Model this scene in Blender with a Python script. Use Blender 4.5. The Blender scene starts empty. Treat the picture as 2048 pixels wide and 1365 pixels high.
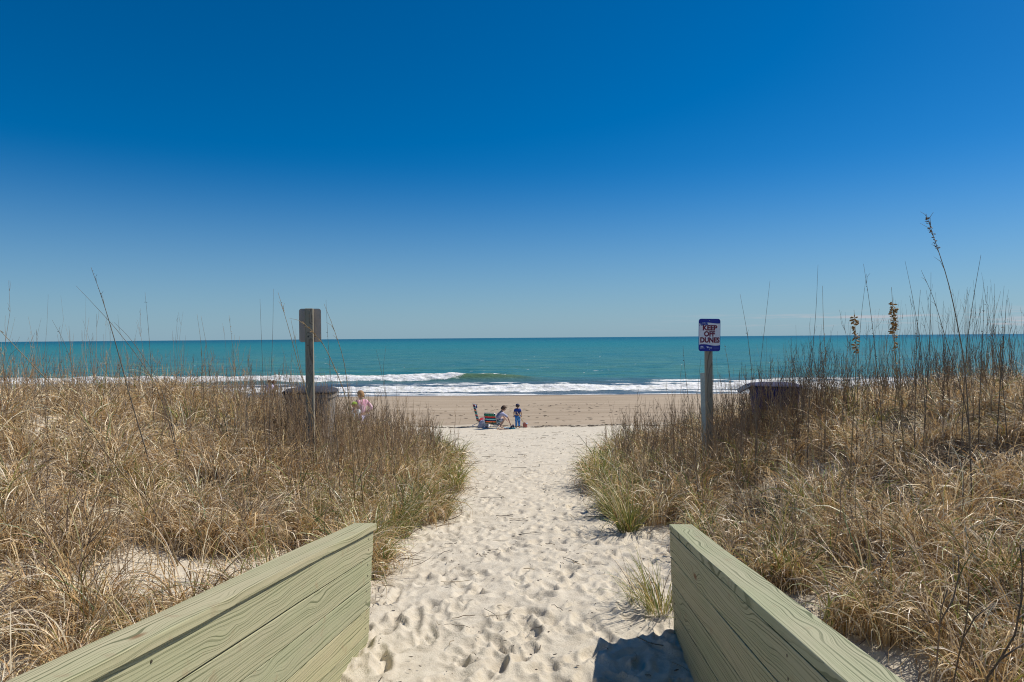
import bpy, bmesh, math, random
import numpy as np
from mathutils import Matrix, Vector, Euler
R = math.radians
rng = np.random.default_rng(7)
random.seed(11)
S = bpy.context.scene
COL = S.collection

# ------------------------------------------------------------------ camera
F = 24.0 / 36.0 * 2048.0            # focal length in photo pixels
CAM_Z = 4.6
CAM_ROT = Matrix.Rotation(R(89.73), 3, 'X') @ Matrix.Rotation(R(-0.45), 3, 'Z')
cam = bpy.data.cameras.new('camera')
cam.lens = 24.0; cam.sensor_width = 36.0; cam.clip_start = 0.05; cam.clip_end = 120000.0
cam_o = bpy.data.objects.new('camera', cam); COL.objects.link(cam_o)
cam_o.matrix_world = Matrix.Translation((0, 0, CAM_Z)) @ CAM_ROT.to_4x4()
S.camera = cam_o

def P(px, py, Y):
    """the point seen at photo pixel (px, py), Y metres ahead of the camera"""
    d = CAM_ROT @ Vector(((px - 1024.0) / F, -(py - 682.5) / F, -1.0))
    k = Y / d.y
    return Vector((d.x * k, Y, CAM_Z + d.z * k))

# ------------------------------------------------------------------ light
SUN_EL, SUN_AZ = R(51), R(67.6)      # azimuth from +Y towards +X
sdir = Vector((math.cos(SUN_EL) * math.sin(SUN_AZ), math.cos(SUN_EL) * math.cos(SUN_AZ), math.sin(SUN_EL)))
sl = bpy.data.lights.new('sun', 'SUN'); sl.energy = 4.7; sl.angle = R(0.53); sl.color = (1.0, 0.94, 0.86)
so = bpy.data.objects.new('sun', sl); COL.objects.link(so)
so.rotation_euler = sdir.to_track_quat('Z', 'Y').to_euler()

W = bpy.data.worlds.new('World'); S.world = W; W.use_nodes = True
wn = W.node_tree.nodes; wl = W.node_tree.links
bg = wn['Background']; bg.inputs['Strength'].default_value = 0.10
sky = wn.new('ShaderNodeTexSky'); sky.sky_type = 'NISHITA'; sky.sun_disc = False
sky.sun_elevation = SUN_EL; sky.sun_rotation = SUN_AZ
sky.altitude = 0; sky.air_density = 0.8; sky.dust_density = 0.25; sky.ozone_density = 10.0
hs = wn.new('ShaderNodeHueSaturation'); hs.inputs['Saturation'].default_value = 1.33
hs.inputs['Value'].default_value = 1.0
tint = wn.new('ShaderNodeMixRGB'); tint.blend_type = 'MULTIPLY'; tint.inputs[0].default_value = 1.0; tint.inputs[2].default_value = (1.07, 1.015, 0.92, 1)
wl.new(sky.outputs[0], tint.inputs[1]); wl.new(tint.outputs[0], hs.inputs['Color'])
# thin streaks of cloud low over the sea, on the right
tc = wn.new('ShaderNodeTexCoord')
sep = wn.new('ShaderNodeSeparateXYZ'); wl.new(tc.outputs['Generated'], sep.inputs[0])
mp = wn.new('ShaderNodeMapping'); mp.inputs['Scale'].default_value = (5, 5, 95)
wl.new(tc.outputs['Generated'], mp.inputs[0])
cn = wn.new('ShaderNodeTexNoise'); cn.inputs['Scale'].default_value = 1.6; cn.inputs['Detail'].default_value = 7
cn.inputs['Roughness'].default_value = 0.62
wl.new(mp.outputs[0], cn.inputs['Vector'])
def wmr(src, a, b, c, d):
    n = wn.new('ShaderNodeMapRange'); n.interpolation_type = 'SMOOTHSTEP'
    for i, v in enumerate((a, b, c, d)): n.inputs[1 + i].default_value = v
    wl.new(src, n.inputs[0]); return n.outputs[0]
def wmul(a, b):
    n = wn.new('ShaderNodeMath'); n.operation = 'MULTIPLY'; wl.new(a, n.inputs[0]); wl.new(b, n.inputs[1]); return n.outputs[0]
m = wmul(wmr(cn.outputs[0], 0.50, 0.68, 0, 1), wmul(wmul(wmr(sep.outputs['Z'], 0.004, 0.012, 0, 1), wmr(sep.outputs['Z'], 0.022, 0.036, 1, 0)), wmr(sep.outputs['X'], 0.12, 0.5, 0, 0.55)))
cm = wn.new('ShaderNodeMixRGB'); cm.inputs[2].default_value = (6.2, 5.4, 5.6, 1)
hz = wn.new('ShaderNodeMixRGB'); hz.inputs[2].default_value = (2.35, 3.85, 5.0, 1)      # sea haze low in the sky
wl.new(wmr(sep.outputs['Z'], -0.10, 0.25, 1.0, 0.0), hz.inputs[0]); wl.new(hs.outputs[0], hz.inputs[1])
wl.new(m, cm.inputs[0]); wl.new(hz.outputs[0], cm.inputs[1]); wl.new(cm.outputs[0], bg.inputs['Color'])

S.view_settings.view_transform = 'Standard'; S.view_settings.look = 'None'
S.view_settings.exposure = 0.0; S.view_settings.gamma = 1.0
S.render.engine = 'CYCLES'
S.cycles.max_bounces = 6; S.cycles.diffuse_bounces = 3; S.cycles.glossy_bounces = 2
S.cycles.transparent_max_bounces = 4; S.cycles.transmission_bounces = 3
S.cycles.use_denoising = True; S.cycles.denoiser = 'OPENIMAGEDENOISE'; S.cycles.denoising_input_passes = 'RGB_ALBEDO_NORMAL'; S.cycles.denoising_prefilter = 'NONE'; S.cycles.filter_width = 1.1

# ------------------------------------------------------------------ numeric helpers
def hash2(ix, iy, seed):
    h = (ix.astype(np.int64) * 374761393 + iy.astype(np.int64) * 668265263 + seed * 1442695041) & 0xFFFFFFFF
    h = ((h ^ (h >> 13)) * 1274126177) & 0xFFFFFFFF
    h = (h ^ (h >> 16)) & 0xFFFFFFFF
    return h.astype(np.float64) / 4294967295.0
def noise(x, y, seed=0):
    """smooth value noise, 0..1"""
    x = np.asarray(x, float); y = np.asarray(y, float)
    ix = np.floor(x); iy = np.floor(y); fx = x - ix; fy = y - iy
    fx = fx * fx * fx * (fx * (fx * 6 - 15) + 10); fy = fy * fy * fy * (fy * (fy * 6 - 15) + 10)
    a = hash2(ix, iy, seed); b = hash2(ix + 1, iy, seed); c = hash2(ix, iy + 1, seed); d = hash2(ix + 1, iy + 1, seed)
    return (a * (1 - fx) + b * fx) * (1 - fy) + (c * (1 - fx) + d * fx) * fy
def fbm(x, y, seed=0, oct=4, rough=0.5):
    v = 0; amp = 1; tot = 0
    for o in range(oct):
        v = v + amp * noise(x * 2 ** o + 17.3 * o, y * 2 ** o - 9.1 * o, seed + o); tot += amp; amp *= rough
    return v / tot
def sstep(a, b, x):
    t = np.clip((np.asarray(x, float) - a) / (b - a), 0, 1); return t * t * (3 - 2 * t)

PY = [-50, 3, 5, 7, 31, 54, 57, 65, 90, 300, 60000]
PZ = [-1.9, -1.92, -1.94, -2.1, -4.13, -4.56, -4.68, -5.2, -6.3, -9, -12]
def prof(y):
    f = lambda v: np.interp(v, PY, PZ)
    k = np.clip(np.abs(y) * 0.04, 0.15, 2.0)
    return (f(y - k) + f(y) + f(y + k)) / 3.0
EY = [0, 4.5, 6.7, 8.3, 10, 13, 15, 18, 20, 22.5, 26]
EL = [-1.0, -1.0, -1.0, -0.85, -0.78, -0.85, -1.1, -1.7, -2.3, -4.0, -60]
ER = [1.15, 1.15, 1.2, 1.12, 1.05, 1.25, 1.7, 2.4, 3.0, 5.0, 60]
def outside(x, y):
    """metres outside the trodden path (0 on it)"""
    return np.maximum(np.maximum(np.interp(y, EY, EL) - x, x - np.interp(y, EY, ER)), 0.0)
def edge(x, y):
    """signed distance from the path's edge, negative on the path"""
    return np.maximum(np.interp(y, EY, EL) - x, x - np.interp(y, EY, ER))
def ground(x, y):
    x = np.asarray(x, float); y = np.asarray(y, float)
    s = outside(x, y)
    lump = fbm(x * 0.45, y * 0.45, 3, 3)
    d = 1.2 * sstep(0, 5.2, s) * (1 - sstep(14.5, 22, y)) * (0.5 + 0.5 * sstep(3, 9, y))
    return CAM_Z + prof(y) + d * (0.75 + 0.5 * lump) + 0.05 * (lump - 0.5) * (1 - sstep(30, 50, y))
def G(x, y): return float(ground(np.array([x]), np.array([y]))[0])

def hit(px, py):
    """where the sight line through a photo pixel meets the sand"""
    for Y in np.arange(2.5, 40, 0.05):
        p = P(px, py, float(Y))
        if p.z <= G(p.x, p.y): return p
    return p

# ------------------------------------------------------------------ object helpers
def tag(o, label=None, cat=None, group=None, kind=None):
    if label: o['label'] = label
    if cat: o['category'] = cat
    if group: o['group'] = group
    if kind: o['kind'] = kind
    return o
def thing(name, label, cat, loc=(0, 0, 0), rz=0.0, group=None):
    o = bpy.data.objects.new(name, None); COL.objects.link(o)
    o.empty_display_size = 0.2
    o.location = loc; o.rotation_euler = (0, 0, rz)
    return tag(o, label, cat, group)
def link(name, me, mat, parent=None, smooth=False):
    o = bpy.data.objects.new(name, me); COL.objects.link(o)
    if mat:
        for mm in (mat if isinstance(mat, (list, tuple)) else [mat]): me.materials.append(mm)
    if smooth: me.polygons.foreach_set('use_smooth', np.ones(len(me.polygons), bool))
    if parent: o.parent = parent
    return o
def from_bm(name, bm, mat, parent=None, smooth=False):
    me = bpy.data.meshes.new(name); bm.normal_update(); bm.to_mesh(me); bm.free()
    return link(name, me, mat, parent, smooth)
def np_mesh(name, V, Q, col=None, attrs=None, smooth=False):
    """mesh from float verts (n,3) and quads (m,4)"""
    me = bpy.data.meshes.new(name)
    V = np.ascontiguousarray(V, np.float32).reshape(-1, 3); Q = np.ascontiguousarray(Q, np.int32).reshape(-1, 4)
    me.vertices.add(len(V)); me.vertices.foreach_set('co', V.ravel())
    me.loops.add(Q.size); me.loops.foreach_set('vertex_index', Q.ravel())
    me.polygons.add(len(Q)); me.polygons.foreach_set('loop_start', np.arange(0, Q.size, 4, dtype=np.int32))
    me.polygons.foreach_set('loop_total', np.full(len(Q), 4, np.int32))
    if smooth: me.polygons.foreach_set('use_smooth', np.ones(len(Q), bool))
    if col is not None:
        a = me.attributes.new('col', 'FLOAT_COLOR', 'POINT')
        c = np.ones((len(V), 4), np.float32); c[:, :3] = col; a.data.foreach_set('color', c.ravel())
    for k, v in (attrs or {}).items():
        a = me.attributes.new(k, 'FLOAT', 'POINT'); a.data.foreach_set('value', np.ascontiguousarray(v, np.float32).ravel())
    me.update(calc_edges=True)
    return me
def grid_quads(nr, nc):
    i = np.arange(nr * nc).reshape(nr, nc)
    return np.stack([i[:-1, :-1], i[:-1, 1:], i[1:, 1:], i[1:, :-1]], -1).reshape(-1, 4)

def add_tube(bm, pts, rad, n=8, cap=True):
    pts = [Vector(p) for p in pts]
    if not isinstance(rad, (list, tuple)): rad = [rad] * len(pts)
    rings = []; up = None
    for i, p in enumerate(pts):
        t = (pts[min(i + 1, len(pts) - 1)] - pts[max(i - 1, 0)]).normalized()
        if up is None: up = Vector((0, 0, 1)) if abs(t.z) < 0.9 else Vector((1, 0, 0))
        u = (up - t * up.dot(t)).normalized(); v = t.cross(u); up = u
        rings.append([bm.verts.new(p + (u * math.cos(2 * math.pi * k / n) + v * math.sin(2 * math.pi * k / n)) * rad[i]) for k in range(n)])
    for a, b in zip(rings, rings[1:]):
        for k in range(n): bm.faces.new((a[k], a[(k + 1) % n], b[(k + 1) % n], b[k]))
    if cap:
        bm.faces.new(rings[0][::-1]); bm.faces.new(rings[-1])
def add_box(bm, size, mat=Matrix.Identity(4), bevel=0.0, seg=2):
    b2 = bmesh.new()
    bmesh.ops.create_cube(b2, size=1.0, matrix=Matrix.Diagonal((*size, 1)))
    if bevel: bmesh.ops.bevel(b2, geom=b2.edges[:], offset=bevel, segments=seg, profile=0.5, affect='EDGES')
    bmesh.ops.transform(b2, matrix=mat, verts=b2.verts[:])
    me = bpy.data.meshes.new('tmp'); b2.to_mesh(me); b2.free(); bm.from_mesh(me); bpy.data.meshes.remove(me)
def add_ball(bm, c, r, seg=12, rings=8, rot=None):
    r = (r, r, r) if not isinstance(r, (tuple, list)) else r
    m = Matrix.Translation(c) @ (rot.to_4x4() if rot else Matrix.Identity(4)) @ Matrix.Diagonal((*r, 1))
    return bmesh.ops.create_uvsphere(bm, u_segments=seg, v_segments=rings, radius=1.0, matrix=m)['verts']

# ------------------------------------------------------------------ materials
class NT:
    def __init__(s, name):
        s.m = bpy.data.materials.new(name); s.m.use_nodes = True
        s.n = s.m.node_tree.nodes; s.l = s.m.node_tree.links; s.b = s.n['Principled BSDF']; s.out = s.n['Material Output']
    def new(s, t, **kw):
        n = s.n.new(t)
        for k, v in kw.items():
            if k in n.inputs: s.set(n.inputs[k], v)
            else: setattr(n, k, v)
        return n
    def set(s, inp, v):
        if isinstance(v, bpy.types.NodeSocket): s.l.new(v, inp)
        else: inp.default_value = v
    def math(s, op, a, b=0.0, c=0.0, clamp=False):
        n = s.n.new('ShaderNodeMath'); n.operation = op; n.use_clamp = clamp
        for i, v in enumerate((a, b, c)): s.set(n.inputs[i], v)
        return n.outputs[0]
    def noise(s, vec, scale, detail=4, rough=0.5, dist=0.0):
        n = s.new('ShaderNodeTexNoise', Scale=scale, Detail=detail, Roughness=rough, Distortion=dist)
        if vec is not None: s.l.new(vec, n.inputs['Vector'])
        return n.outputs[0]
    def mr(s, v, a, b, c=0.0, d=1.0, smooth=True):
        n = s.n.new('ShaderNodeMapRange'); n.interpolation_type = 'SMOOTHSTEP' if smooth else 'LINEAR'
        for i, x in enumerate((v, a, b, c, d)): s.set(n.inputs[i], x)
        return n.outputs[0]
    def mix(s, f, a, b, mode='MIX'):
        n = s.n.new('ShaderNodeMixRGB'); n.blend_type = mode
        for i, x in enumerate((f, a, b)):
            s.set(n.inputs[i], x if not isinstance(x, tuple) or len(x) == 4 else (*x, 1))
        return n.outputs[0]
    def mapping(s, vec, scale=(1, 1, 1), loc=(0, 0, 0)):
        n = s.n.new('ShaderNodeMapping'); s.l.new(vec, n.inputs[0]); n.inputs['Scale'].default_value = scale
        s.set(n.inputs['Location'], loc); return n.outputs[0]
    def coord(s, which='Object'): return s.new('ShaderNodeTexCoord').outputs[which]
    def attr(s, name, out='Fac'): return s.new('ShaderNodeAttribute', attribute_name=name).outputs[out]
    def bump(s, h, strength=0.5, dist=0.01):
        n = s.new('ShaderNodeBump', Strength=strength, Distance=dist); s.l.new(h, n.inputs['Height'])
        s.l.new(n.outputs[0], s.b.inputs['Normal']); return n
    def base(s, c, rough=0.6):
        s.set(s.b.inputs['Base Color'], c if not isinstance(c, tuple) or len(c) == 4 else (*c, 1)); s.set(s.b.inputs['Roughness'], rough)

_mc = {}
def plain(name, col, rough=0.6, var=0.15, scale=25.0, metal=0.0):
    """one colour with slight wear"""
    if name in _mc: return _mc[name]
    t = NT(name); c = t.coord()
    f = t.noise(c, scale, 5, 0.6)
    a = tuple(max(0, v * (1 - var)) for v in col); b = tuple(min(1, v * (1 + var)) for v in col)
    t.base(t.mix(t.mr(f, 0.3, 0.7), a, b), rough); t.b.inputs['Metallic'].default_value = metal
    _mc[name] = t.m; return t.m

def mat_sand():
    t = NT('sand'); pos = t.new('ShaderNodeNewGeometry').outputs['Position']
    sp = t.new('ShaderNodeSeparateXYZ'); t.l.new(pos, sp.inputs[0]); y = sp.outputs['Y']
    n1 = t.noise(pos, 0.5, 5, 0.6); n2 = t.noise(pos, 9.0, 6, 0.65); n3 = t.noise(pos, 420.0, 2, 0.5)
    sx = t.noise(t.mapping(pos, (0.12, 1.3, 1)), 1.0, 6, 0.6)
    dry = t.mix(t.mr(n2, 0.3, 0.72), (0.56, 0.49, 0.375), (0.69, 0.62, 0.49))
    dry = t.mix(t.mr(n3, 0.55, 0.75, 0, 0.35), dry, (0.36, 0.27, 0.18))
    damp = t.mix(t.mr(sx, 0.3, 0.7), (0.34, 0.262, 0.178), (0.45, 0.36, 0.255))
    yy = t.math('ADD', y, t.math('MULTIPLY', t.math('SUBTRACT', t.noise(t.mapping(pos, (0.25, 0.5, 1)), 1.0, 5, 0.6), 0.5), 5.0))
    c = t.mix(t.mr(yy, 31.2, 33.0), dry, damp)
    wet = t.mix(0.0, (0.2, 0.15, 0.1), (0, 0, 0))
    wf = t.mr(t.math('ADD', y, t.math('MULTIPLY', sx, 3.0)), 54.4, 56.2)
    c = t.mix(wf, c, wet)
    t.base(c, t.mr(wf, 0, 1, 0.95, 0.35)); t.b.inputs['Specular IOR Level'].default_value = 0.25
    h = t.math('ADD', t.math('MULTIPLY', t.noise(pos, 55, 5, 0.65), 1.0), t.math('MULTIPLY', t.noise(pos, 330, 3, 0.6), 0.35))
    t.bump(h, 0.65, 0.013)
    return t.m

def mat_sea():
    t = NT('sea_water'); pos = t.new('ShaderNodeNewGeometry').outputs['Position']
    sp = t.new('ShaderNodeSeparateXYZ'); t.l.new(pos, sp.inputs[0]); y = sp.outputs['Y']; z = sp.outputs['Z']
    lg = t.math('LOGARITHM', y, 10.0)
    big = t.noise(t.mapping(pos, (0.006, 0.02, 1)), 1.0, 5, 0.6)
    mid = t.noise(t.mapping(pos, (0.06, 0.35, 1)), 1.0, 6, 0.65)
    far = t.mix(t.mr(lg, 2.5, 3.5), (0.016, 0.20, 0.20), (0.002, 0.10, 0.14))
    near = t.mix(t.mr(mid, 0.35, 0.65), (0.085, 0.235, 0.185), (0.030, 0.165, 0.185))
    c = t.mix(t.mr(t.math('ADD', lg, t.math('MULTIPLY', t.math('SUBTRACT', big, 0.5), 0.6)), 2.0, 2.9), near, far)
    shore = t.mix(t.mr(mid, 0.35, 0.65), (0.06, 0.105, 0.15), (0.10, 0.15, 0.17))
    c = t.mix(t.mr(y, 66, 80, 1, 0), c, shore)
    c = t.mix(t.mr(z, 0.12, 0.55, 0, 0.75), c, (0.115, 0.19, 0.075))          # sandy water in the rising wave
    c = t.mix(t.mr(t.noise(t.mapping(pos, (0.25, 0.9, 1)), 1.0, 5, 0.7), 0.42, 0.62, 0, 0.4), c, t.mix(1.0, c, (0.55, 0.6, 0.65), 'MULTIPLY'))
    foam = t.attr('foam')
    fn = t.math('SUBTRACT', t.math('ADD', t.math('MULTIPLY', t.noise(t.mapping(pos, (1.0, 2.4, 2)), 0.9, 8, 0.72), 0.65),
                                   t.math('MULTIPLY', t.noise(t.mapping(pos, (1.0, 1.5, 1)), 6.0, 4, 0.6), 0.35)), 0.5)
    ff = t.mr(t.math('ADD', foam, t.math('MULTIPLY', fn, 1.5)), 0.42, 0.66)
    fcol = t.mix(t.mr(t.noise(pos, 2.2, 5, 0.7), 0.35, 0.6), (0.62, 0.62, 0.56), (0.90, 0.89, 0.86))
    t.base(t.mix(ff, c, fcol), t.mr(ff, 0, 1, 0.32, 0.95)); t.b.inputs['IOR'].default_value = 1.33
    t.set(t.b.inputs['Specular IOR Level'], t.mr(ff, 0, 1, 0.22, 0.1))
    w1 = t.noise(t.mapping(pos, (0.35, 1.0, 1)), 0.55, 7, 0.62)
    w2 = t.noise(t.mapping(pos, (0.5, 1.0, 1)), 2.6, 5, 0.6)
    t.bump(t.math('ADD', w1, t.math('MULTIPLY', w2, 0.3)), 0.8, 0.6)
    return t.m

def mat_blade():
    t = NT('dry_blade'); c = t.attr('col', 'Color')
    d = t.new('ShaderNodeBsdfDiffuse'); t.l.new(c, d.inputs[0])
    tr = t.new('ShaderNodeBsdfTranslucent'); t.l.new(c, tr.inputs[0])
    mx = t.new('ShaderNodeMixShader'); mx.inputs[0].default_value = 0.24
    t.l.new(d.outputs[0], mx.inputs[1]); t.l.new(tr.outputs[0], mx.inputs[2])
    gl = t.new('ShaderNodeBsdfGlossy'); gl.inputs['Roughness'].default_value = 0.45; gl.inputs[0].default_value = (1, 1, 1, 1)
    m2 = t.new('ShaderNodeMixShader'); m2.inputs[0].default_value = 0.05
    t.l.new(mx.outputs[0], m2.inputs[1]); t.l.new(gl.outputs[0], m2.inputs[2])
    t.l.new(m2.outputs[0], t.out.inputs[0]); return t.m

def mat_wood(name, light, dark, seed=0.0):
    """treated pine: rings cut along the board, knots, fine fibres; board length runs along local X"""
    t = NT(name); c = t.coord('Object')
    rnd = t.new('ShaderNodeObjectInfo').outputs['Random']
    off = t.new('ShaderNodeCombineXYZ'); t.set(off.inputs[0], t.math('MULTIPLY', rnd, 37.0 + seed)); t.set(off.inputs[1], t.math('MULTIPLY', rnd, 0.4)); t.set(off.inputs[2], 0.0)
    v = t.mapping(c, (1, 1, 1), off.outputs[0])
    sp = t.new('ShaderNodeSeparateXYZ'); t.l.new(v, sp.inputs[0])
    # knots push the rings aside
    vo = t.new('ShaderNodeTexVoronoi', Scale=1.0); t.l.new(t.mapping(v, (2.4, 7.0, 3.0)), vo.inputs['Vector'])
    kd = vo.outputs['Distance']
    bulge = t.math('MULTIPLY', t.mr(kd, 0.0, 0.42, 1.0, 0.0), 0.030)
    warp = t.math('MULTIPLY', t.math('SUBTRACT', t.noise(t.mapping(v, (0.40, 1.6, 1.6)), 1.6, 2, 0.5), 0.5), 0.12)
    warp2 = t.math('MULTIPLY', t.math('SUBTRACT', t.noise(t.mapping(v, (4.0, 12.0, 12.0)), 2.0, 3, 0.5), 0.5), 0.006)
    yy = t.math('ADD', t.math('ADD', sp.outputs['Y'], t.math('ADD', warp, warp2)), bulge)
    zz = t.math('ADD', sp.outputs['Z'], t.math('ADD', 0.035, t.math('MULTIPLY', warp, 0.6)))
    r = t.math('SQRT', t.math('ADD', t.math('MULTIPLY', yy, yy), t.math('MULTIPLY', zz, zz)))
    rn = t.new('ShaderNodeTexNoise', Scale=1.0, Detail=3.0, Roughness=0.62); rn.noise_dimensions = '1D'
    t.l.new(t.math('MULTIPLY', r, 120.0), rn.inputs['W'])
    late = t.math('MULTIPLY', t.mr(rn.outputs[0], 0.50, 0.63), t.mr(t.noise(t.mapping(v, (1.2, 6.0, 6.0)), 1.5, 3, 0.5), 0.3, 0.6, 0.55, 1.0))
    fib = t.noise(t.mapping(v, (3.0, 160.0, 160.0)), 1.0, 4, 0.6)
    tone = t.noise(t.mapping(v, (1.1, 5.0, 5.0)), 1.2, 5, 0.65)
    col = t.mix(t.math('MULTIPLY', late, 0.9), light, dark)
    col = t.mix(1.0, col, t.mix(rnd, (1.06, 1.0, 0.92), (0.86, 0.90, 0.86)), 'MULTIPLY')
    col = t.mix(t.mr(tone, 0.3, 0.7, 0.0, 0.45), col, t.mix(1.0, col, (0.80, 0.95, 0.82), 'MULTIPLY'))
    col = t.mix(t.mr(fib, 0.35, 0.7, 0.0, 0.35), col, t.mix(1.0, col, (0.72, 0.72, 0.68), 'MULTIPLY'))
    knot = t.math('MULTIPLY', t.mr(kd, 0.06, 0.16, 1.0, 0.0), 1.0)
    kr = t.mr(t.math('FRACT', t.math('MULTIPLY', vo.outputs['Color'], 1.0)), 0.45, 0.5)
    col = t.mix(t.math('MULTIPLY', knot, kr), col, (0.22, 0.115, 0.05))
    st = t.noise(t.mapping(v, (5.0, 5.0, 5.0)), 1.7, 5, 0.6)
    col = t.mix(t.mr(st, 0.58, 0.74, 0.0, 0.45), col, (0.33, 0.22, 0.13))
    t.base(col, 0.75); t.b.inputs['Specular IOR Level'].default_value = 0.25
    t.bump(t.math('ADD', t.math('MULTIPLY', late, -0.5), fib), 0.35, 0.002)
    return t.m

def mat_stripes(name, cols, axis='Z', period=0.3, rough=0.8):
    """woven cloth with constant stripes along a local axis"""
    t = NT(name); sp = t.new('ShaderNodeSeparateXYZ'); t.l.new(t.coord('Object'), sp.inputs[0])
    f = t.math('FRACT', t.math('DIVIDE', t.math('ADD', sp.outputs[axis], 10 * period), period))
    cr = t.new('ShaderNodeValToRGB'); cr.color_ramp.interpolation = 'CONSTANT'; t.l.new(f, cr.inputs[0])
    e = cr.color_ramp.elements
    for i, cc in enumerate(cols):
        el = e[i] if i < 2 else e.new(i / len(cols))
        el.position = i / len(cols); el.color = (*cc, 1)
    t.base(t.mix(t.noise(t.coord('Object'), 40, 4, 0.6), cr.outputs[0], t.mix(1.0, cr.outputs[0], (0.75, 0.75, 0.75), 'MULTIPLY')), rough)
    return t.m

M_SAND = mat_sand(); M_SEA = mat_sea(); M_BLADE = mat_blade()
M_WOOD = mat_wood('treated_pine', (0.495, 0.455, 0.305), (0.16, 0.165, 0.09))
M_POST = mat_wood('grey_post', (0.40, 0.335, 0.27), (0.20, 0.16, 0.12), 5.0)

# ------------------------------------------------------------------ ground sheet
def build_ground():
    ys = list(np.arange(-6, 2.6, 0.09)); y = 2.6
    while y < 58: ys.append(y); y += max(0.014, 0.0043 * y)
    ys += [59, 61, 64, 70, 80, 95, 150, 400, 1500, 8000, 50000]
    ys = np.array(ys); t = np.linspace(-1, 1, 760)
    u = 1.75 * (0.34 * t + 0.66 * t ** 3)
    Yg = np.repeat(ys[:, None], len(u), 1); Xg = u[None, :] * (np.maximum(Yg, 0) + 3.0)
    Z = ground(Xg, Yg)
    fade = 1 - sstep(28, 36, Yg)
    # trodden, wind-softened surface
    Z += fade * 0.040 * (fbm(Xg * 1.9, Yg * 1.9, 21, 2) - 0.5) + fade * 0.026 * (fbm(Xg * 9, Yg * 9, 31, 4, 0.6) - 0.5)
    Z += (1 - fade) * (1 - sstep(50, 54, Yg)) * 0.05 * (fbm(Xg * 0.5, Yg * 1.8, 41, 4) - 0.5)
    # footprints
    n = 0; foot = []
    for yy0, yy1, dens in ((2.4, 8, 58), (8, 14, 40), (14, 30, 15)):
        for k in range(int((yy1 - yy0) * 7 * dens)):
            fy = rng.uniform(yy0, yy1); fx = rng.uniform(-3.5, 3.5) if fy < 14 else rng.uniform(-6, 7)
            s = outside(np.array([fx]), np.array([fy]))[0]
            if rng.random() > math.exp(-s * 1.7): continue
            foot.append((fx, fy))
    for fx, fy in foot:
        a = rng.normal(math.pi / 2, 0.75); L = rng.uniform(0.06, 0.125); Wd = rng.uniform(0.03, 0.055); dep = rng.uniform(0.007, 0.024)
        r = 0.26
        i0 = np.searchsorted(ys, fy - r); i1 = np.searchsorted(ys, fy + r)
        if i1 - i0 < 2: continue
        k = fy + 3.0
        j0 = np.searchsorted(u, (fx - r) / k); j1 = np.searchsorted(u, (fx + r) / k)
        X = Xg[i0:i1, j0:j1] - fx; Y = Yg[i0:i1, j0:j1] - fy
        if X.size == 0: continue
        p = (X * math.cos(a) + Y * math.sin(a)) / L; q = (-X * math.sin(a) + Y * math.cos(a)) / Wd
        d2 = p * p + q * q * (1 + 0.35 * p)
        d2 = np.abs(d2)
        Z[i0:i1, j0:j1] += -dep * np.exp(-d2 ** 3 * 0.6) + dep * 0.7 * np.exp(-((np.sqrt(d2) - 1.4) / 0.30) ** 2) * (0.5 + 0.5 * np.tanh(-p * 1.5 + 0.3))
    V = np.stack([Xg, Yg, Z], -1)
    me = np_mesh('beach_sand', V, grid_quads(len(ys), len(u)), smooth=True)
    o = link('beach_sand', me, M_SAND); tag(o, 'pale trodden sand of the beach path running down to the sea', 'sand', kind='structure')
build_ground()

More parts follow.
